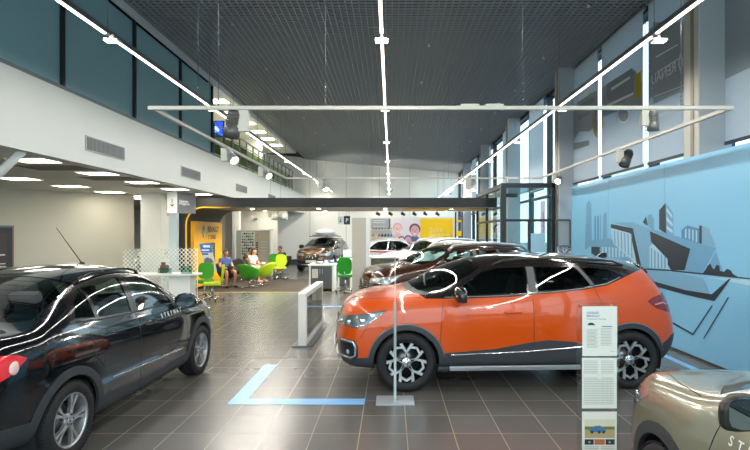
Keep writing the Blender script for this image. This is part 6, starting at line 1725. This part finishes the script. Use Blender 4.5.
def person(label, loc, rz, shirt, legs, skin='c98f72', hair='2a1d16', long_hair=False, bare_legs=True, lean=0., s=1., look=0., hold=None, shoes='2b2b2e', group=None):
    t = thing('person', label, 'person', loc, rz, group)
    SKN = mat('skin_'+skin, skin, .55); V = Vector
    pel = V((0, .10, .53)); ch = V((0, .14-lean, .86)); nk = V((0, .12-lean*1.2, 1.02)); hd = V((0, .085-lean*1.4, 1.16))
    N = [(pel, (.13, .105)), (V((0, .13-lean*.4, .68)), (.125, .095)), (ch, (.15, .10)), (V((0, .13-lean*1.1, .97)), (.10, .075)), (nk, .052), (hd-V((0, .0, .045)), .062)]
    E = [(0, 1), (1, 2), (2, 3), (3, 4), (4, 5)]
    hands = []
    for sd in (-1, 1):
        k = len(N)
        N += [(V((sd*.165, .13-lean, .955)), .060), (V((sd*.225, .05-lean, .73)), .046), (V((sd*.12, -.17-lean*.5, .66)), .030), (V((sd*.085, -.235-lean*.5, .665)), (.036, .022))]
        E += [(2, k), (k, k+1), (k+1, k+2), (k+2, k+3)]
        hands.append(V((sd*.085, -.235-lean*.5, .665)))
        # fingers
        h = hands[-1]
        for f in range(4):
            b = len(N); o = V((sd*(.028-.018*f), 0, .005))
            N += [(h+o+V((0, -.035, 0)), .009), (h+o+V((-sd*.006, -.065-.006*(f in (1, 2)), -.012)), .008), (h+o+V((-sd*.008, -.075, -.035)), .007)]
            E += [(k+3, b), (b, b+1), (b+1, b+2)]
        b = len(N); N += [(h+V((-sd*.04, -.01, .012)), .010), (h+V((-sd*.05, -.04, .015)), .008)]; E += [(k+3, b), (b, b+1)]
    for sd in (-1, 1):
        k = len(N)
        N += [(V((sd*.095, .03, .53)), .088), (V((sd*.15, -.36, .55)), .062), (V((sd*.155, -.37, .35)), .056), (V((sd*.15, -.33, .10)), .036), (V((sd*.15, -.36, .045)), .034), (V((sd*.155, -.48, .03)), .028)]
        E += [(0, k), (k, k+1), (k+1, k+2), (k+2, k+3), (k+3, k+4), (k+4, k+5)]
    skin_mesh('body', N, E, SKN, t)
    # head with face
    H = Matrix.Translation(hd) @ Matrix.Rotation(look, 4, 'Z') @ Matrix.Rotation(.25, 4, 'X')
    g = MB(); g.ball((0, 0, 0), 1, .075, .095, .115, n=20, M=None)
    for v in g.bm.verts:
        if v.co.z < -.03: v.co.x *= .86; v.co.y = v.co.y*.9-.008
    g.ball((0, -.098, -.012), .017, .8, 1.1, 1.5, n=8)
    for sd in (-1, 1): g.ball((sd*.076, .008, -.005), .022, .35, .8, 1.2, n=8)
    g.bm.transform(H); g.build('head', SKN, t)
    g = MB()
    for sd in (-1, 1): g.ball((sd*.028, -.084, .012), .010, 1.2, .6, .6, n=8)
    g.bm.transform(H); g.build('eyes', mat('eye_dark', '2a201c', .3), t)
    g = MB(); g.ball((0, -.086, -.052), .02, 1.1, .4, .28, n=8); g.bm.transform(H); g.build('mouth', mat('lips', 'a05a50', .5), t)
    HM = mat('hair_'+hair, hair, .6)
    g = MB(); g.ball((0, .014, .022), 1, .083, .098, .110, n=18)
    bmesh.ops.delete(g.bm, geom=[v for v in g.bm.verts if v.co.y < -.030 and v.co.z < .075 or v.co.z < -.04], context='VERTS')
    if long_hair: g.ball((0, .065, -.06), 1, .075, .05, .15, n=12); g.ball((.0, .10, .03), .045, n=10)
    g.bm.transform(H); g.build('hair', HM, t)
    # shirt
    m = mat('cloth_'+shirt, shirt, .9, bump=.3, bscale=120)
    N2 = [(V((0, .10, .55)), (.155, .125)), (V((0, .13-lean*.4, .68)), (.142, .112)), (ch, (.168, .117)), (V((0, .13-lean*1.1, .965)), (.115, .088))]
    E2 = [(0, 1), (1, 2), (2, 3)]
    for sd in (-1, 1):
        k = len(N2); N2 += [(V((sd*.165, .13-lean, .955)), .074), (V((sd*.205, .08-lean, .82)), .066)]; E2 += [(2, k), (k, k+1)]
    skin_mesh('shirt', N2, E2, m, t)
    m = mat('cloth_'+legs, legs, .9, bump=.3, bscale=120)
    N3 = [(V((0, .10, .53)), (.15, .12))]; E3 = []
    for sd in (-1, 1):
        k = len(N3); N3 += [(V((sd*.095, .03, .53)), .102), (V((sd*.14, -.25, .55)), .086)]; E3 += [(0, k), (k, k+1)]
        if not bare_legs:
            N3 += [(V((sd*.15, -.37, .55)), .078), (V((sd*.155, -.38, .35)), .070), (V((sd*.15, -.34, .12)), .058)]; E3 += [(k+1, k+2), (k+2, k+3), (k+3, k+4)]
    skin_mesh('shorts' if bare_legs else 'trousers', N3, E3, m, t)
    for sd in (-1, 1):
        g = MB(); g.ball((sd*.152, -.41, .045), 1, .046, .13, .045, n=12); g.build('shoe', mat('shoe_'+shoes, shoes, .6), t)
    return t, hands, lean
p, hd_, ln = person('seated man in blue patterned T-shirt and dark shorts looking down at his hands', (at(226.5, 18.3), 18.25, 0), .75, '44598f', '2a2d38', look=.1, lean=.05, skin='b9805f', hair='2a211d')
o = thing('camera_bag', 'small black bag in the lap of the man in the blue shirt', 'bag', (at(230.2, 18.0), 18.0, .62), .7)
g = MB(); g.box(-.09, .09, -.05, .05, 0, .12, bevel=.02); g.build('pouch', BLKFAB, o); g = MB(); g.tube([(-.08, 0, .1), (-.03, .02, .17), (.03, .02, .17), (.08, 0, .1)], .008, 6); g.build('strap', BLKFAB, o)
person('seated woman in white top with dark tied hair, bare legs stretched to the right', (at(254.5, 20.2), 20.15, 0), 1.15, 'e3d9cf', 'cfc6bc', long_hair=True, hair='2e1c17', skin='cf9b80', lean=.06, shoes='b98a72')
o = thing('magazine', 'magazine held open by the woman in the white top', 'magazine', (at(254.5, 20.2)+.33, 20.05, .70), 1.15)
for sd in (-1, 1):
    g = MB(); g.box(0, .15*sd, -.10, .10, 0, .004, M=Matrix.Rotation(-.25*sd, 4, 'Y')) if sd > 0 else g.box(-.15, 0, -.10, .10, 0, .004, M=Matrix.Rotation(.25, 4, 'Y')); g.build('page', PAPER, o)
tub_chair('tub_chair', 'dark tub chair under the person in olive clothes', (at(247, 21.6), 21.5, 0), 1.4, BLKFAB)
person('person in olive clothes leaning forward before the accessory display', (at(247, 21.6), 21.45, 0), 1.3, '4f4a2c', '3a3a30', bare_legs=False, lean=.22, hair='1f1a18', skin='b98465')
tub_chair('tub_chair', 'dark tub chair under the person in navy and orange', (at(282.5, 23.6), 23.6, 0), -.7, BLKFAB)
person('person in navy and orange clothes behind the lime swivel chair at the display end', (at(282.5, 23.6), 23.55, 0), -.7, '232a44', 'd8742c', bare_legs=False, lean=.15, hair='1c1a1a', skin='c48f70')
